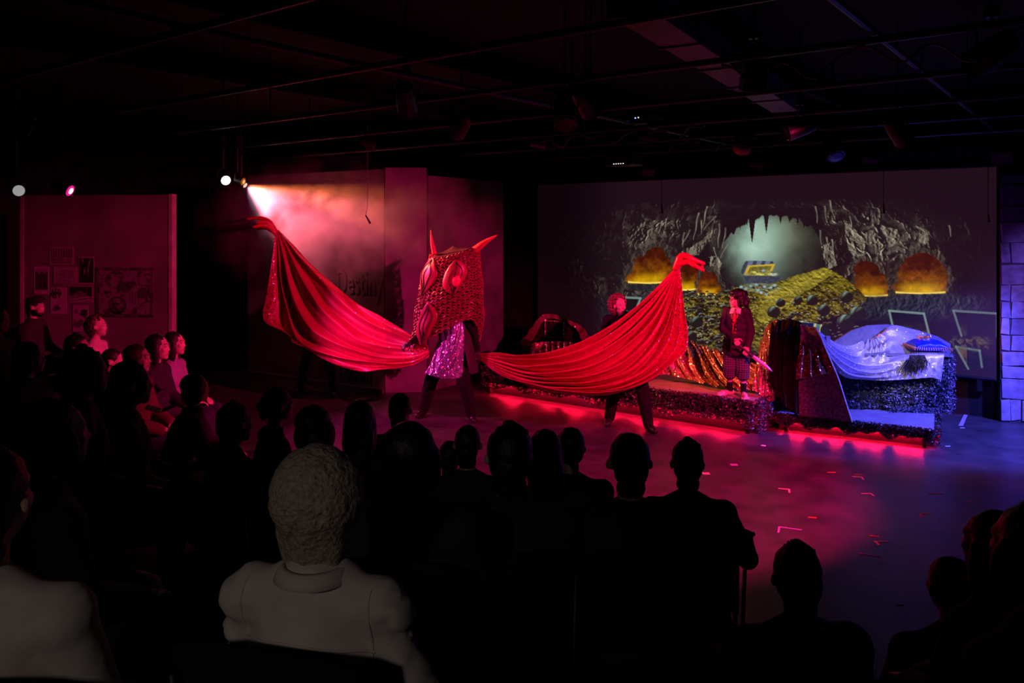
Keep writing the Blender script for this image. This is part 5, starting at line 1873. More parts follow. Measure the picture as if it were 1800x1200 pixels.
ch.build('chain', 'brass', kid, True)
for zz in (0.93, 0.88, 0.83):
    vs, fs = E(q(0.16, -0.03, zz), (0.010, 0.010, 0.010))
    from_py('button', vs, fs, 'brass', kid, True, True)
for s in (-1, 1):
    lap = MB()
    lap.add([q(0.045, s * 0.075, 1.13), q(0.075, s * 0.105, 1.06), q(0.135, s * 0.085, 0.98), q(0.165, s * 0.012, 0.84), q(0.15, s * 0.02, 0.93)], [(0, 1, 2, 3, 4)])
    lo = lap.build('lapel', 'jacket_plum', kid, True)
    lo.modifiers.new('t', 'SOLIDIFY').thickness = 0.008

# sword and stick in the hands
sw = thing('short_sword', V((2.93, 9.93, kz + 0.6)), 'bright leaf-bladed short sword pointing down in performer hand', 'sword')
b0, b1 = P(1322, 625, 9.93), P(1358, 653, 9.88)
h0 = P(1299, 607, 9.95)
bd = (b1 - b0).normalized()
bs = bd.cross(V((0, 1, 0))).normalized()
bv = MB()
pts = [(0, 0.020), (0.35, 0.025), (0.65, 0.024), (0.85, 0.016), (1.0, 0.001)]
vs = []
for t, w in pts:
    c = b0 + (b1 - b0) * t
    vs += [c + bs * w, c + V((0, -0.008, 0)), c - bs * w, c + V((0, 0.008, 0))]
fs = []
for i in range(len(pts) - 1):
    for k_ in range(4):
        fs.append((i * 4 + k_, i * 4 + (k_ + 1) % 4, (i + 1) * 4 + (k_ + 1) % 4, (i + 1) * 4 + k_))
fs += [(3, 2, 1, 0), tuple(range(len(vs) - 4, len(vs)))]
bv.add(vs, fs).build('blade', 'blade', sw, True)
MB().tube([h0, b0], [0.015, 0.018], 8).build('hilt', 'pole_black', sw, True)
MB().tube([b0 - bs * 0.045, b0, b0 + bs * 0.045], [0.010, 0.014, 0.010], 8).build('guard', 'pole_black', sw, True)
st = MB().tube([P(1286.5, 571, 9.93), P(1286, 598, 9.92), P(1284, 628, 9.92)], [0.008, 0.009, 0.010], 8).build('thin_stick', 'pole_black')
tag(st, 'thin black stick held upright against the plum jacket', 'stick')

# ------------------------------------------------------------------ red wings
def wing(name, guides, sv, label, nu, nv, freq, amp, spark, seed, harm=0.45):
    g = loft(guides, sv, nu, nv)
    S, U = np.meshgrid(np.linspace(0, 1, nv), np.linspace(0, 1, nu), indexing='ij')
    nn = grid_normals(g)
    if nn[nv // 2, nu // 2, 1] > 0:
        nn = -nn
    env = sm(0, 0.25, U) * sm(1.0, 0.72, U) * 0.9 + 0.1
    ph = fbm(U * 2.2, S * 2.5, seed, 3)
    f = amp * np.sin(2 * np.pi * (S * freq + 1.5 * ph)) + amp * harm * np.sin(2 * np.pi * (S * freq * 2.1 + 2.0 * ph + 0.3))
    f = amp * (np.abs(f / amp + 0.2) ** 1.25 * np.sign(f / amp + 0.2))
    g = g + nn * (f * env)[..., None]
    t = thing(name, g[nv // 2, nu // 2].tolist(), label, 'dragon wing')
    grid_obj('cloth', g, 'wing_cloth', t, 0.004, spark(S, U))
    e = MB()
    e.tube([V(x) for x in g[0, ::4]], 0.006, 5)
    e.build('hem', 'claw_red', t, True)
    return t, g


LW, lg = wing('dragon_wing', [
    [(489, 404, 12.0), (510, 425, 11.95), (545, 463, 11.8), (590, 503, 11.6), (628, 534, 11.4), (665, 554, 11.2), (705, 578, 11.0), (735, 598, 10.8), (752, 607, 10.62)],
    [(488, 405, 12.0), (508, 440, 11.95), (535, 490, 11.75), (578, 545, 11.45), (625, 583, 11.2), (670, 603, 11.0), (715, 614, 10.8), (735, 616, 10.68), (753, 613, 10.6)],
    [(487, 405, 12.0), (497, 455, 11.95), (516, 525, 11.75), (548, 580, 11.45), (600, 614, 11.15), (655, 630, 10.95), (705, 631, 10.75), (733, 627, 10.65), (754, 618, 10.59)],
    [(486, 405, 12.0), (491, 470, 12.0), (503, 545, 11.85), (524, 598, 11.6), (570, 624, 11.25), (630, 643, 10.95), (700, 643, 10.75), (735, 636, 10.63), (755, 622, 10.58)],
    [(485, 406, 12.0), (478, 450, 11.95), (470, 510, 11.9), (465, 562, 11.86), (500, 584, 11.72), (545, 614, 11.45), (620, 643, 11.0), (700, 648, 10.74), (756, 628, 10.57)]],
    [0, 0.3, 0.58, 0.8, 1], 'red satin dragon wing stretched up from dragon to left claw', 240, 170, 4.5, 0.042,
    lambda S, U: 0.010 + 0.5 * sm(0.86, 0.93, S) * sm(0.6, 0.3, U) + 0.12 * sm(0.85, 0.95, U), 5, 0.3)
RW, rg = wing('dragon_wing', [
    [(843, 622, 10.48), (870, 621, 10.38), (910, 625, 10.25), (960, 622, 10.12), (1000, 612, 10.05), (1035, 597, 10.0), (1075, 575, 9.97), (1110, 548, 9.97), (1150, 510, 10.0), (1180, 479, 10.05), (1188, 472, 10.08)],
    [(843, 625, 10.48), (875, 633, 10.32), (920, 645, 10.15), (970, 648, 10.0), (1020, 640, 9.9), (1065, 620, 9.87), (1105, 590, 9.88), (1140, 552, 9.92), (1168, 512, 9.98), (1184, 484, 10.05), (1190, 472, 10.08)],
    [(843, 628, 10.48), (876, 645, 10.3), (925, 664, 10.1), (985, 674, 9.9), (1040, 671, 9.82), (1090, 655, 9.8), (1130, 622, 9.82), (1158, 580, 9.88), (1177, 530, 9.96), (1188, 488, 10.04), (1191, 472, 10.08)],
    [(843, 630, 10.48), (876, 650, 10.3), (930, 673, 10.08), (995, 686, 9.86), (1055, 686, 9.78), (1105, 673, 9.75), (1145, 648, 9.78), (1172, 610, 9.84), (1188, 555, 9.92), (1194, 500, 10.02), (1193, 472, 10.08)],
    [(843, 633, 10.48), (876, 654, 10.3), (930, 678, 10.06), (995, 692, 9.84), (1060, 694, 9.75), (1110, 683, 9.73), (1155, 662, 9.76), (1186, 636, 9.82), (1204, 618, 9.88), (1199, 540, 9.96), (1195, 472, 10.08)]],
    [0, 0.3, 0.58, 0.8, 1], 'red sequin dragon wing swept up from dragon to right claw', 260, 240, 8.5, 0.075,
    lambda S, U: 0.02 + 0.75 * sm(0.55, 0.78, S) * sm(0.62, 0.80, U) + 0.03 * sm(0.3, 0.6, U), 15, 0.25)


def claw(root, base, fingers, m='claw_red'):
    for pts, r in fingers:
        q_ = [P(*p) for p in pts]
        q_ = [V(x) for x in spline(q_, 14)]
        n_ = len(q_)
        rr_ = [r * (0.75 + 0.35 * math.sin(math.pi * (i / (n_ - 1)) ** 0.8) + 0.12 * (i % 4 == 0)) * (1 - 0.35 * (i / (n_ - 1)) ** 3) for i in range(n_)]
        MB().tube(q_, rr_, 9).build('claw_finger', m, root, True, True)


claw(LW, None, [
    [[(487, 408, 12.0), (483, 402, 12.0), (472, 388, 11.98), (456, 383, 11.95), (432, 385, 11.92)], 0.030],
    [[(486, 410, 12.0), (480, 401, 11.99), (470, 391, 11.95), (460, 390, 11.9), (449, 392, 11.86)], 0.030],
    [[(485, 412, 12.0), (478, 404, 11.97), (470, 397, 11.9), (458, 396, 11.85), (444, 399, 11.8)], 0.036],
    [[(485, 412, 12.0), (476, 405, 12.02), (468, 401, 12.06), (460, 401, 12.1), (451, 404, 12.12)], 0.026]])
claw(RW, None, [
    [[(1186, 474, 10.08), (1191, 462, 10.05), (1199, 449, 10.02), (1218, 456, 9.98), (1239, 464, 9.96)], 0.040],
    [[(1188, 472, 10.08), (1197, 463, 10.03), (1208, 460, 10.0), (1222, 467, 9.95), (1238, 476, 9.92)], 0.034],
    [[(1187, 473, 10.08), (1196, 458, 10.07), (1206, 454, 10.06), (1222, 461, 10.07), (1236, 470, 10.08)], 0.032],
    [[(1188, 474, 10.08), (1194, 468, 10.1), (1202, 463, 10.14), (1214, 466, 10.18), (1226, 474, 10.2)], 0.026]])
MB().tube([V((-3.10, 12.13, 1.38)), V((-3.36, 12.08, 1.94)), P(486, 408, 12.0)], 0.014, 8).build('pole', 'pole_black', LW, True)
MB().tube([V((1.82, 10.10, 1.38)), V((1.92, 10.09, 1.60)), P(1189, 472, 10.09)], 0.014, 8).build('pole', 'pole_black', RW, True)

# ------------------------------------------------------------------ dragon mask
mask = thing('dragon_mask', V((-0.84, 10.75, 1.0)), 'red netted dragon mask with two horns and leaf-shaped patches', 'dragon mask')
ROWS_Y = np.array([425, 440, 470, 510, 550, 590, 620.0])
ROWS_L = np.array([768, 762, 750, 740, 733, 727, 722.0])
ROWS_R = np.array([834, 838, 843, 845, 847, 843, 836.0])


def bottom_row(u):
    return np.interp(u, [0, 0.1, 0.22, 0.36, 0.48, 0.60, 0.72, 0.80, 0.88, 0.95, 1.0], [622, 618, 606, 596, 582, 566, 562, 582, 602, 600, 588])


def top_row(u):
    return np.interp(u, [0, 0.12, 0.25, 0.4, 0.6, 0.75, 0.9, 1.0], [448, 446, 452, 450, 442, 436, 433, 436])


YM = 10.78


def mask_pt(u, v, off=0.0):
    """u across 0..1 (left to right), v down 0..1"""
    u = np.asarray(u, float)
    v = np.asarray(v, float)
    th = np.pi * (1.06 - 1.12 * u)
    py = top_row(np.clip(u, 0, 1)) * (1 - v) + bottom_row(np.clip(u, 0, 1)) * v
    l, r = np.interp(py, ROWS_Y, ROWS_L), np.interp(py, ROWS_Y, ROWS_R)
    cx, hw = (l + r) / 2, (r - l) / 2
    depth = (0.30 + 0.05 * v + off) * np.sin(th)
    Y = YM - depth
    px = cx + (hw + off * 130) * np.cos(th) * 1.02
    px = px + 1.2 * np.sin(py / 9.0 + u * 9)
    return np.stack([(px - CX) / F * Y, Y, HC - (py - HY) / F * Y], -1)


# knitted net: rows of zigzag straps
vs, fs = [], []
NR, NC = 27, 46
for r in range(NR):
    for c in range(NC + 1):
        u = c / NC
        zz = 0.30 if c % 2 else -0.30
        v = (r + 0.5 + zz + 0.14 * math.sin(r * 2.3 + c * 0.9)) / NR
        a = mask_pt(u, min(max(v - 0.22 / NR, 0), 1.02), 0.004 + 0.01 * random.random())
        b = mask_pt(u, min(max(v + 0.22 / NR, 0), 1.03), 0.012 + 0.016 * random.random())
        vs += [a.tolist(), b.tolist()]
        if c:
            k = len(vs) - 4
            fs.append((k, k + 2, k + 3, k + 1))
    if r < NR - 1:
        for c in range(0, NC, 2):
            u0, u1 = (c + 0.75) / NC, (c + 1.25) / NC
            v0, v1 = (r + 0.5 + 0.22) / NR, (r + 1.5 - 0.22) / NR
            k = len(vs)
            vs += [mask_pt(u0, v0, 0.006).tolist(), mask_pt(u1, v0, 0.006).tolist(), mask_pt(u1, v1, 0.006).tolist(), mask_pt(u0, v1, 0.006).tolist()]
            fs.append((k, k + 1, k + 2, k + 3))
no = from_py('netting', vs, fs, 'net_red', mask, True)
no.modifiers.new('t', 'SOLIDIFY').thickness = 0.006
U, Vv = np.meshgrid(np.linspace(0.02, 0.98, 40), np.linspace(0.0, 0.97, 40))
grid_obj('hood', mask_pt(U, Vv, -0.035), 'hood_red', mask, 0.003)
# closed crown between the horns
cg = np.zeros((14, 40, 3))
rim = mask_pt(np.linspace(0.0, 1.0, 40), np.zeros(40), 0.0)
cen = np.array([-0.80, YM + 0.03, HC - (432 - HY) / F * YM])
for i in range(14):
    t = i / 13
    cg[i] = rim * (1 - t) + cen * t
    cg[i, :, 2] -= 0.03 * math.sin(math.pi * t)
grid_obj('crown_cloth', cg, 'hood_red', mask, 0.003)
bt = MB()
for u in (0.0, 1.0, 0.24):
    for t in range(52):
        p = V(mask_pt(u + random.uniform(-0.01, 0.01), t / 51, 0.02).tolist())
        bt.box(p, (0.018, 0.012, 0.024), Matrix.Rotation(random.uniform(-1, 1), 3, 'Z') @ Matrix.Rotation(random.uniform(-1, 1), 3, 'X'))
bo = bt.build('beaded_edge', 'net_red', mask, True)
bo['kind'] = 'stuff'


def horn(pts, rad, flat=1.0):
    q_ = [V(x) for x in spline([P(*p) for p in pts], 14)]
    m = MB()
    m.tube(q_, [rad * (1 - (i / 13) ** 1.6 * 0.92) for i in range(14)], 10)
    m.build('horn', 'horn_red', mask, True, True)


horn([(764, 447, 10.70), (760, 428, 10.68), (757, 404, 10.66)], 0.034)
horn([(834, 440, 10.66), (848, 429, 10.62), (860, 421, 10.6), (874, 413, 10.58)], 0.052)


def leaf(name, uc, vc, hu, hv, tilt, bulge, eye=False):
    """raised leaf-shaped patch lying on the mask"""
    n1, n2 = 13, 27
    g = np.zeros((n2, n1, 3))
    ct, st_ = math.cos(tilt), math.sin(tilt)

    def at(a, b, o):
        du, dv = a * ct * hu - b * st_ * hu, a * st_ * hv + b * ct * hv
        return mask_pt(uc + du, vc + dv, o)
    for j in range(n2):
        b = j / (n2 - 1) * 2 - 1
        w = (1 - abs(b) ** 1.7) ** 0.9 * (1.0 - 0.18 * b)
        w = max(w, 0.004)
        for i in range(n1):
            a = (i / (n1 - 1) * 2 - 1)
            g[j, i] = at(a * w, b, 0.035 + bulge * (1 - a * a) * (1 - b * b))
    pt = grid_obj(name, g, 'patch_red', mask, 0.008)
    for a0 in (-0.95, 0.0, 0.95):
        for sgn in ((0,) if a0 == 0 else (1,)):
            pts = []
            for j in range(16):
                t = j / 15
                b = 0.97 - 1.85 * t
                w = (1 - abs(b) ** 1.7) ** 0.9 if abs(b) < 1 else 0
                a = (a0 * 0.52 * math.sin(math.pi * min(1, t * 0.9)) + 0.10 * math.sin(t * 9 + a0)) * w
                pts.append(V(at(a, b, 0.046 + bulge * (1 - a * a) * (1 - b * b)).tolist()))
            MB().tube(pts, [0.008 * (1 - 0.5 * j / 15) for j in range(16)], 6).build('vein', 'patch_vein', pt, True)
    return pt


def place_leaf(px, py, w, h, tilt, bulge, eye=False):
    # find u, v whose point falls on the wanted pixel
    best = None
    for u in np.linspace(0, 1, 60):
        for v in np.linspace(0, 1, 60):
            p = mask_pt(u, v)
            x, y = CX + F * p[0] / p[1], HY + F * (HC - p[2]) / p[1]
            d = (x - px) ** 2 + (y - py) ** 2
            if best is None or d < best[0]:
                best = (d, u, v)
    _, u, v = best
    th = math.pi * (1.06 - 1.12 * u)
    hu = (w / 2) / (55 * 1.12 * math.pi * max(0.22, math.sin(th)))
    hv = (h / 2) / 150.0
    return leaf('leaf_patch', u, v, hu, hv, tilt, bulge, eye)


place_leaf(753, 485, 28, 66, 0.10, 0.02)
place_leaf(800, 488, 44, 72, 0.0, 0.03)
place_leaf(750, 570, 30, 78, 0.05, 0.015)
pe = MB()
vs, fs = E(P(802, 494, 10.40), (0.055, 0.03, 0.085), Matrix.Rotation(0.3, 3, 'Y'))
pe.add(vs, fs)
pe.build('eye_bulge', mat('eye_satin', (0.85, 0.10, 0.16), 0.2, var=0.1, bump=0), mask, True, True)

apron = loft([
    [(780, 570, 10.52), (790, 566, 10.46), (800, 562, 10.44), (813, 560, 10.5)],
    [(774, 596, 10.50), (788, 595, 10.42), (801, 593, 10.40), (815, 592, 10.48)],
    [(762, 626, 10.46), (780, 628, 10.38), (798, 628, 10.37), (815, 626, 10.46)],
    [(750, 652, 10.44), (772, 658, 10.35), (795, 660, 10.35), (813, 658, 10.45)],
    [(747, 657, 10.44), (772, 664, 10.35), (795, 666, 10.35), (812, 663, 10.45)]], [0, .3, .62, .94, 1], 70, 80)
Sg, Ug = np.meshgrid(np.linspace(0, 1, 80), np.linspace(0, 1, 70), indexing='ij')
apron += grid_normals(apron) * (0.007 * np.sin(2 * np.pi * (np.abs(Ug - 0.55) * 3.5 + Sg * 2.0 + fbm(Ug * 4, Sg * 4, 3))))[..., None]
tag(grid_obj('apron', apron, 'apron_silver', None, 0.004, world=False), 'shimmering lilac-silver apron hanging below the dragon mask', 'apron')

# ------------------------------------------------------------------ floor tape
def tape(px, py, col, dx, dy, ln, w, label, L=None):
    p = G(px, py)
    d = V((dx, dy, 0)).normalized()
    s = V((-d.y, d.x, 0))
    m = MB()
    m.prism([p - d * ln / 2 - s * w / 2, p + d * ln / 2 - s * w / 2, p + d * ln / 2 + s * w / 2, p - d * ln / 2 + s * w / 2], (0, 0, 0.003))
    if L:
        e = p + d * (ln / 2 - w / 2) * (1 if L > 0 else -1)
        m.prism([e - d * w / 2, e + d * w / 2, e + d * w / 2 - s * abs(L), e - d * w / 2 - s * abs(L)], (0, 0, 0.0032))
    o = m.build('floor_tape', 'tape_' + col)
    tag(o, label, 'tape', 'tape marks on the stage floor')


TP = 2.608
for x, y, col, dx, dy, ln, w, L, lab in (
        (683, 235, 'red', 1, 0, 0.09, 0.014, None, 'short red tape dash close before the low deck'),
        (812, 245, 'red', 1, -0.2, 0.09, 0.014, None, 'short red tape dash touching a yellow corner mark'),
        (800, 255, 'yellow', 1, -0.2, 0.10, 0.016, 0.09, 'yellow tape corner beside the touching red dash'),
        (465, 311, 'yellow', 1, -0.3, 0.11, 0.018, 0.10, 'lone yellow tape corner out before the camouflage net'),
        (843, 332, 'yellow', 1, 0, 0.10, 0.016, 0.07, 'small yellow tape corner in the open floor'),
        (1160, 333, 'red', 1, -0.1, 0.13, 0.016, None, 'longer red tape dash on the blue-lit floor'),
        (1315, 370, 'red', 1, -0.5, 0.07, 0.014, None, 'short slanted red tape dash toward the stone flat'),
        (595, 442, 'red', 1, -0.3, 0.075, 0.016, None, 'slanted red tape dash near a lavender corner'),
        (1112, 426, 'red', 1, 0.0, 0.12, 0.014, -0.07, 'red tape corner in the open floor'),
        (492, 492, 'lavender', 1, -0.4, 0.19, 0.016, -0.14, 'large lavender tape corner by the hooded jacket'),
        (877, 527, 'red', 1, -0.35, 0.08, 0.016, None, 'slanted red tape dash above a yellow corner'),
        (912, 552, 'yellow', 1, 0.0, 0.12, 0.016, -0.08, 'yellow tape corner below a slanted red dash'),
        (862, 615, 'lavender', 1, -0.5, 0.17, 0.014, 0.12, 'lavender tape corner furthest from the platforms'),
        (995, 842, 'red', 1, 0, 0.05, 0.012, None, 'tiny red tape dash beside the bushy-haired person'),
        (370, 112, 'white', 1, -0.6, 0.05, 0.04, None, 'white scrap of tape before the net corner'),
        (235, 200, 'lavender', 1, 0, 0.08, 0.06, None, 'lavender tape square before the purple shirt'),
        (107, 240, 'yellow', 1, 0, 0.075, 0.06, None, 'yellowish tape square right of the purple shirt'),
        (1215, 115, 'white', 1, 0.1, 0.06, 0.02, None, 'white tape chip at the low deck corner'),
        (1282, 31, 'white', 1, 0.0, 0.06, 0.016, None, 'white tape chip below the long white strip')):
    tape(1200 + x / TP, 740 + y / TP, col, dx, dy, ln, w, lab, L)
o = MB().prism([G(1685, 748), G(1693, 748), G(1706, 717), G(1700, 717)], (0, 0, 0.003)).build('floor_tape', 'tape_lavender')
tag(o, 'long pale tape strip between deck and stone flat', 'tape', 'tape marks on the stage floor')

# ------------------------------------------------------------------ overhead rig
ZP = 3.75
PIPES = []


def pipe_line(c, x0, x1, z=ZP, r=0.024):
    """pipe parallel to the screen at distance c along NRM"""
    base = NRM * c
    a = base + DIR * x0 + V((0, 0, z))
    b = base + DIR * x1 + V((0, 0, z))
    return a, b


for i, (c, x0, x1, wh) in enumerate(((2.6, -7, 6.5, 'nearest the camera'), (4.0, -8, 7.2, 'above the audience front'), (5.33, -9.3, 7, 'above the stage edge'), (6.8, -10.5, 6, 'over the stage middle'), (8.3, -11, 5, 'over the platforms'), (9.7, -11, 4, 'over the altar'), (11.2, -11, 3, 'just before the screen'))):
    a, b = pipe_line(c, x0, x1)
    pi = thing('lighting_pipe', (a + b) / 2, 'black steel lighting pipe ' + wh, 'pipe')
    MB().tube([a, b], 0.024, 10).build('tube', 'steel_pipe', pi, True)
    for t in (0.12, 0.37, 0.62, 0.87):
        q_ = a + (b - a) * t
        MB().tube([q_, V((q_.x, q_.y, 4.5))], 0.008, 6).build('hanger', 'black_metal', pi, True)
for i, (x, c0, c1, lab) in enumerate(((-4.5, 1.5, 12, 'left'), (-1.2, 1.5, 12, 'middle'), (1.9, 0.5, 10.4, 'right'), (4.2, 0.5, 7.2, 'outermost right'))):
    a, b = NRM * c0 + DIR * x, NRM * c1 + DIR * x
    o = MB().tube([a + V((0, 0, ZP + 0.05)), b + V((0, 0, ZP + 0.05))], 0.024, 8).build('cross_pipe', 'steel_pipe')
    tag(o, lab + ' cross pipe tying the lighting pipes together', 'pipe')
for i, t in enumerate((-8, -5.5, -3, -0.5, 2, 4.5)):
    a, b = NRM * (-1) + DIR * t, NRM * 13 + DIR * t
    m = MB()
    mid = (a + b) / 2 + V((0, 0, 4.36))
    ang = math.atan2(NRM.y, NRM.x)
    m.box(mid, ((b - a).length, 0.09, 0.28), Matrix.Rotation(ang, 3, 'Z'))
    structure(m.build('trim_%d' % (i + 2), 'wall_black'))
# ventilation duct
a, b = P(1110, 5, 5.2), P(1380, 131, 9.6)
a.z = b.z = 4.08
du = thing('air_duct', (a + b) / 2, 'grey square air duct running under the ceiling', 'duct')
ang = math.atan2((b - a).y, (b - a).x)
Lb = (b - a).length
for k in range(5):
    c = a + (b - a) * ((k + 0.5) / 5)
    MB().box(c, (Lb / 5 - 0.01, 0.30, 0.22), Matrix.Rotation(ang, 3, 'Z')).build('section', 'duct', du, True, bevel=0.01)
for k in range(6):
    c = a + (b - a) * (k / 5)
    MB().box(c, (0.03, 0.33, 0.25), Matrix.Rotation(ang, 3, 'Z')).build('flange', 'duct', du, True)


def par_can(loc, aim, label, lens=None, lens_strength=0.0, size=1.0, pz=ZP, body='black_metal', group='stage lanterns', core=None, core_strength=0.0, light=None):
    """lantern with housing, lens, yoke and clamp; its mouth is at loc"""
    loc = V(loc)
    d = (V(aim) - loc).normalized()
    t = thing('stage_lantern', loc, label, 'stage light', group)
    k = size
    MB().tube([loc - d * 0.30 * k, loc - d * 0.28 * k, loc - d * 0.20 * k, loc - d * 0.02 * k, loc], [0.03 * k, 0.07 * k, 0.085 * k, 0.095 * k, 0.1 * k], 18, True).build('housing', body, t, True, False)
    nm = 'lens_' + label.replace(' ', '_')[:30]
    lm = mat(nm, (0.05, 0.05, 0.06), 0.15, bump=0, var=0.02, emit=lens, strength=lens_strength) if lens else 'eye_dark'
    MB().tube([loc + d * 0.002, loc + d * 0.012, loc + d * 0.016], [0.083 * k, 0.075 * k, 0.03 * k], 18, True).build('lens', lm, t, True)
    if core:
        cm_ = mat(nm + '_core', (0.05, 0.05, 0.06), 0.2, bump=0, var=0.02, emit=core, strength=core_strength)
        MB().tube([loc + d * 0.010, loc + d * 0.020], [0.055 * k, 0.035 * k], 16, True).build('lamp_core', cm_, t, True)
    if light:
        spot(loc + d * 0.03, aim, *light)
    s = d.cross(V((0, 0, 1))).normalized()
    c = loc - d * 0.14 * k
    tp = c + V((0, 0, 0.2 * k))
    y = MB()
    y.tube([c + s * 0.10 * k, c + s * 0.12 * k + V((0, 0, 0.12 * k)), tp, c - s * 0.12 * k + V((0, 0, 0.12 * k)), c - s * 0.10 * k], 0.008, 6)
    y.build('yoke', 'black_metal', t, True)
    cl_ = MB()
    cl_.tube([tp, V((tp.x, tp.y, 4.5))], 0.012, 6)
    cl_.box(V((tp.x, tp.y, max(pz, tp.z + 0.05))), (0.06, 0.06, 0.07))
    cl_.build('clamp', 'black_metal', t, True)
    return t


par_can(P(33, 335, 9.0), P(600, 600, 4.5), 'lantern with dim white lens at left wall', (1, 1, 1), 0.30, 0.75)
par_can(P(123, 335, 10.2), (-0.3, 9.9, 0.6), 'lantern glowing bright magenta above poster flat', (1.0, 0.01, 0.30), 0.9, 0.88, core=(1.0, 0.75, 0.9), core_strength=4.0, light=(1500, (1.0, 0.03, 0.34), 52, 0.6, 0.05, 'magenta_lantern_light'))
par_can(P(397, 317, 11.2), P(900, 700, 6.0), 'lantern glowing bright white beside the smoke', (1, 1, 0.97), 6.0, 0.78)
par_can(P(427, 319, 11.3), (2.9, 10.1, 1.0), 'lantern with amber lens beside bright white lantern', (1.0, 0.22, 0.01), 0.35, 0.62, core=(1.0, 0.45, 0.06), core_strength=1.3, light=(2300, (1.0, 0.16, 0.07), 26, 0.6, 0.05, 'amber_lantern_light'))
par_can(BEAM_AT - (P(600, 440, 12.15) - BEAM_AT).normalized() * 0.06, P(600, 440, 12.15), 'lantern throwing the beam through the smoke', (1.0, 0.7, 0.6), 1.0, 0.5)
labs = ['lantern aimed at the left seats and wing', 'lantern throwing blue over the altar', 'narrow lantern aimed at the silver cloth', 'lantern throwing blue on the stone flat']
for (nm_, loc, aim, pw, colr, an_, bl), lab in zip(LAMPS, labs):
    d = (V(aim) - V(loc)).normalized()
    par_can(V(loc) - d * 0.06, aim, lab)
for loc, aim, lab in (((-4.4, 7.3, 3.5), (1.5, 10.6, 0.95), 'unlit lantern hung left over the front seats'), ((-0.9, 6.9, 3.6), (-0.8, 11.2, 0.7), 'unlit lantern pointing at the dragon mask'),
                      ((1.75, 5.8, 3.6), (2.1, 7.8, 0.0), 'unlit lantern pointing down at the open floor'), ((0.7, 7.0, 3.6), (3.0, 10.4, 0.9), 'unlit lantern pointing at the small performer'),
                      ((2.9, 5.0, 3.6), (1.4, 10.3, 1.5), 'unlit lantern pointing at the right wing'), ((2.65, 7.7, 3.5), (-3.9, 7.8, 1.2), 'unlit lantern pointing across at the left seats'),
                      ((-0.6, 8.6, 3.6), (-3.2, 13.2, 0.8), 'unlit lantern pointing at the carved flat')):
    par_can(loc, aim, lab)
par_can(REAR_FILL.location - V((0, 0.3, 0.05)).normalized() * 0.05, (-0.75, 2.0, 1.6), 'added dim fill lantern behind the camera', None, 0.0, 0.8)
# unlit lanterns on the pipes
for i, (c, x, aimx, lab) in enumerate(((8.3, -3.2, 0, 'unlit lantern over the platforms, smoke side'), (8.3, -1.6, 1, 'unlit lantern over the platforms, centre'),
                                       (9.7, -2.6, 1, 'unlit lantern over the altar pipe, dark side'), (9.7, 0.6, 0, 'unlit lantern over the altar pipe, screen centre'), (6.8, 1.5, -1, 'unlit lantern on the middle pipe, right half'),
                                       (5.33, 0.6, 0, 'unlit lantern above the stage edge, centre'), (5.33, 3.0, -1, 'unlit lantern above the stage edge, right'), (8.3, 1.8, 1, 'unlit lantern over the platforms, right'),
                                       (5.33, -3.5, 1, 'unlit lantern above the stage edge, left'), (4.0, 1.4, 0, 'unlit lantern above the audience front'))):
    p = NRM * c + DIR * x + V((0, 0, ZP - 0.34))
    par_can(p, p + NRM * (2.0 if i % 2 else -1.2) + DIR * aimx + V((0, 0, -2.0)), lab)

# coloured gel sheets and paper tags hanging from pipes
for i, (px, py, Y, w, h, col, rx, lab) in enumerate((
        (648, 251, 9.2, 0.20, 0.13, 'gel_purple', 0.5, 'purple gel sheet tilted on pipe above the smoke'), (1140, 245, 10.2, 0.26, 0.05, 'gel_purple', 0.2, 'purple gel sheet above the projection screen centre'),
        (1460, 228, 10.0, 0.24, 0.04, 'gel_purple', 0.1, 'purple gel sheet above the altar'), (1330, 291, 11.6, 0.2, 0.06, 'gel_purple', 0.1, 'pinkish gel sheet clipped at the screen header'),
        (1529, 283, 10.9, 0.2, 0.07, 'gel_purple', 0.2, 'lilac gel sheet clipped at the header right half'), (1760, 278, 9.9, 0.22, 0.14, 'gel_purple', 0.0, 'lilac square gel sheet over the stone flat'),
        (945, 257, 10.5, 0.22, 0.04, 'gel_purple', 0.2, 'dull purple gel sheet over the dark flat'), (1140, 304, 12.6, 0.19, 0.11, 'gel_purple', 0.1, 'dull oval gel sheet hanging before the screen'))):
    p = P(px, py, Y)
    t = thing('gel_sheet', p, lab, 'gel sheet', 'gel sheets on the rig')
    Rm = Matrix.Rotation(-0.5, 3, 'Z') @ Matrix.Rotation(rx, 3, 'Y')
    MB().box((0, 0, 0), (w, 0.004, h), Rm).build('sheet', col, t)
    MB().tube([(0, 0, h * 0.4), (0, 0.0, 4.5 - p.z)], 0.004, 5).build('tie', 'cable', t)

# loops of cable on the pipes
for i, (c, x0, x1, sagv, lab) in enumerate(((8.3, -6, -3.6, 0.14, 'cable looping along the platform pipe, smoke side'), (9.7, -5.2, -3.0, 0.16, 'cable looping before the carved flat'), (9.7, -0.6, 2.2, 0.12, 'cable looping along the altar pipe'), (8.3, 0.4, 3.2, 0.16, 'cable looping over the altar'), (6.8, -0.5, 2.4, 0.2, 'cable looping on the middle pipe'), (5.33, -2.2, 0.6, 0.2, 'cable looping above the stage edge'))):
    pts = []
    for k in range(40):
        t = k / 39
        p = NRM * c + DIR * (x0 + (x1 - x0) * t) + V((0, 0, ZP - 0.03 - sagv * abs(math.sin(t * math.pi * 3)) * (0.6 + 0.4 * math.sin(i + k))))
        pts.append(p + NRM * 0.03 * math.sin(k * 1.7))
    pts = [V(x) for x in spline(pts, 80)]
    o = MB().tube(pts, 0.009, 6).build('hanging_cable', 'cable')
    tag(o, lab, 'cable')

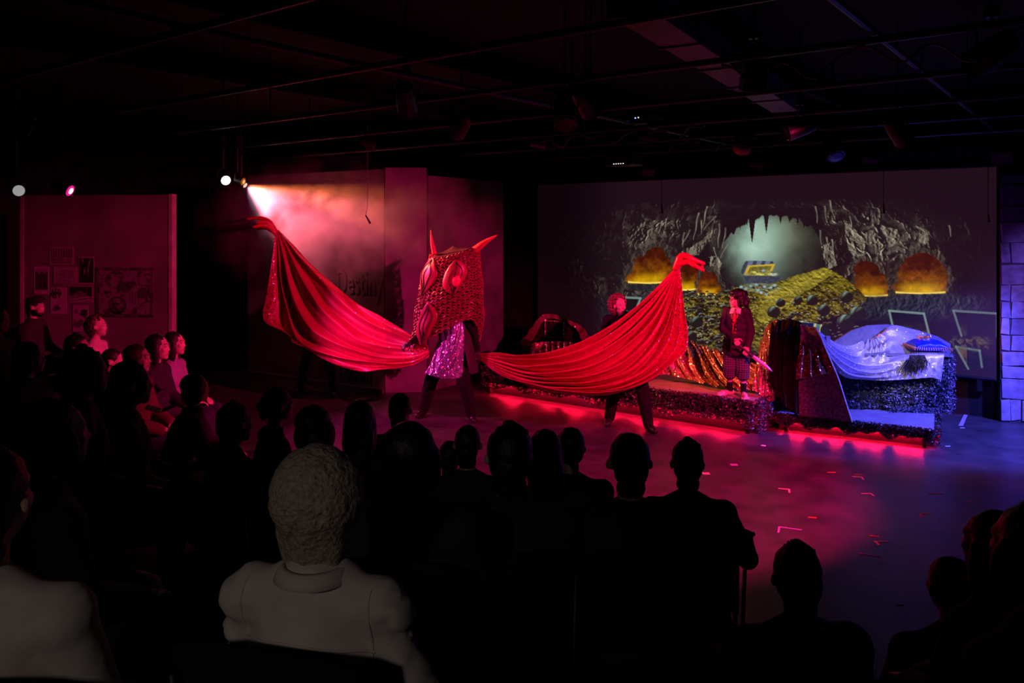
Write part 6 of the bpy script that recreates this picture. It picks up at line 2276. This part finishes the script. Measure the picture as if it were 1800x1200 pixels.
# hanging microphones
for px, y0, y1, Y, kink, lab in ((646, 300, 390, 10.4, True, 'bent hanging microphone in front of the smoke'), (1163, 318, 372, 11.6, False, 'thin hanging microphone before the screen left half'), (1553, 300, 372, 9.9, False, 'thin hanging microphone above the altar'), (1737, 300, 388, 9.6, False, 'thin hanging microphone beside the stone flat')):
    tp, bt_ = P(px, y0, Y), P(px, y1 - 12, Y)
    tp.z = 4.5
    t = thing('hanging_microphone', bt_, lab, 'microphone', 'hanging microphones')
    e = bt_ + (V((-0.025, 0, 0)) if kink else V((0, 0, 0)))
    MB().tube([tp, bt_ + V((0, 0, 0.12)), e], 0.004, 5).build('cord', 'cable', t, True)
    en = P(px + (5 if kink else 1), y1 + 3, Y)
    MB().tube([e, en], [0.009, 0.016], 8).build('capsule', 'black_metal', t, True)

# projector
pp_ = P(1096, 282, 10.6)
pj = thing('projector', pp_, 'dark projector with row of tiny lights under the pipe', 'projector')
MB().box((0, 0, 0), (0.42, 0.34, 0.15), rotz(-37)).build('case', 'black_metal', pj, bevel=0.015)
MB().tube([(0.0, 0.0, 0.07), (0, 0, ZP - pp_.z)], 0.018, 8).build('bracket', 'black_metal', pj)
MB().tube([V((0.09, 0.12, -0.01)), V((0.14, 0.19, -0.02))], [0.05, 0.055], 14).build('lens', 'eye_dark', pj)
mat('pilot_white', (0.1, 0.1, 0.1), emit=(0.9, 1.0, 1.0), strength=1.6, bump=0)
mat('pilot_blue', (0.05, 0.05, 0.1), emit=(0.15, 0.2, 1.0), strength=4, bump=0)
for k in range(5):
    MB().box(rotz(-37) @ V((-0.05 + 0.035 * k, -0.172, -0.055)), (0.012, 0.006, 0.01)).build('pilot_light', 'pilot_white', pj)
rk = thing('control_box', P(1118, 209, 9.3), 'small dimmer box with blue pilot lights on pipe', 'control box')
MB().box((0, 0, 0), (0.25, 0.15, 0.12)).build('case', 'black_metal', rk, bevel=0.01)
MB().box((-0.02, -0.077, 0), (0.014, 0.006, 0.014)).build('pilot_light', 'pilot_blue', rk)
MB().box((0.015, -0.077, 0.006), (0.012, 0.006, 0.012)).build('pilot_light', 'pilot_white', rk)
MB().tube([(0, 0, 0.05), (0, 0, max(0.07, ZP - rk.location.z))], 0.01, 6).build('clamp', 'black_metal', rk)

# ------------------------------------------------------------------ smoke in the beam
sm_m = bpy.data.materials.new('smoke')
sm_m.use_nodes = True
nt = sm_m.node_tree
nt.nodes.remove(nt.nodes['Principled BSDF'])
N, L = nt.nodes, nt.links
vsn = N.new('ShaderNodeVolumeScatter')
vsn.inputs['Color'].default_value = (0.9, 0.88, 0.9, 1)
vsn.inputs['Anisotropy'].default_value = 0.2
tc = N.new('ShaderNodeTexCoord')
nz = N.new('ShaderNodeTexNoise')
nz.inputs['Scale'].default_value = 1.7
nz.inputs['Detail'].default_value = 4
nz.inputs['Roughness'].default_value = 0.6
L.new(tc.outputs['Object'], nz.inputs['Vector'])
mr = N.new('ShaderNodeMapRange')
mr.inputs['From Min'].default_value = 0.42
mr.inputs['From Max'].default_value = 0.64
mr.inputs['To Min'].default_value = 0.04
mr.inputs['To Max'].default_value = 1.0
L.new(nz.outputs['Fac'], mr.inputs['Value'])
# soft ellipsoid falloff, generated coordinates
mp = N.new('ShaderNodeVectorMath')
mp.operation = 'SUBTRACT'
mp.inputs[1].default_value = (0.5, 0.5, 0.5)
L.new(tc.outputs['Generated'], mp.inputs[0])
ln_ = N.new('ShaderNodeVectorMath')
ln_.operation = 'LENGTH'
L.new(mp.outputs[0], ln_.inputs[0])
fo_ = N.new('ShaderNodeMapRange')
fo_.inputs['From Min'].default_value = 0.50
fo_.inputs['From Max'].default_value = 0.22
fo_.inputs['To Min'].default_value = 0.0
fo_.inputs['To Max'].default_value = 1.0
fo_.interpolation_type = 'SMOOTHSTEP'
L.new(ln_.outputs['Value'], fo_.inputs['Value'])
mu = N.new('ShaderNodeMath')
mu.operation = 'MULTIPLY'
L.new(mr.outputs[0], mu.inputs[0])
L.new(fo_.outputs[0], mu.inputs[1])
mu2 = N.new('ShaderNodeMath')
mu2.operation = 'MULTIPLY'
mu2.inputs[1].default_value = 2.9
L.new(mu.outputs[0], mu2.inputs[0])
L.new(mu2.outputs[0], vsn.inputs['Density'])
L.new(vsn.outputs[0], N['Material Output'].inputs['Volume'])
MATS['smoke'] = sm_m
bmv = bmesh.new()
bmesh.ops.create_icosphere(bmv, subdivisions=3, radius=1)
sme = bpy.data.meshes.new('smoke')
for v in bmv.verts:
    v.co = V((v.co.x * 2.35, v.co.y * 0.62, v.co.z * 1.25))
bmv.to_mesh(sme)
bmv.free()
so = mesh_obj('smoke', sme, 'smoke')
so.location = P(590, 395, 12.35)
tag(so, 'drifting stage smoke lit orange and pink by the beam', 'smoke', kind='stuff')
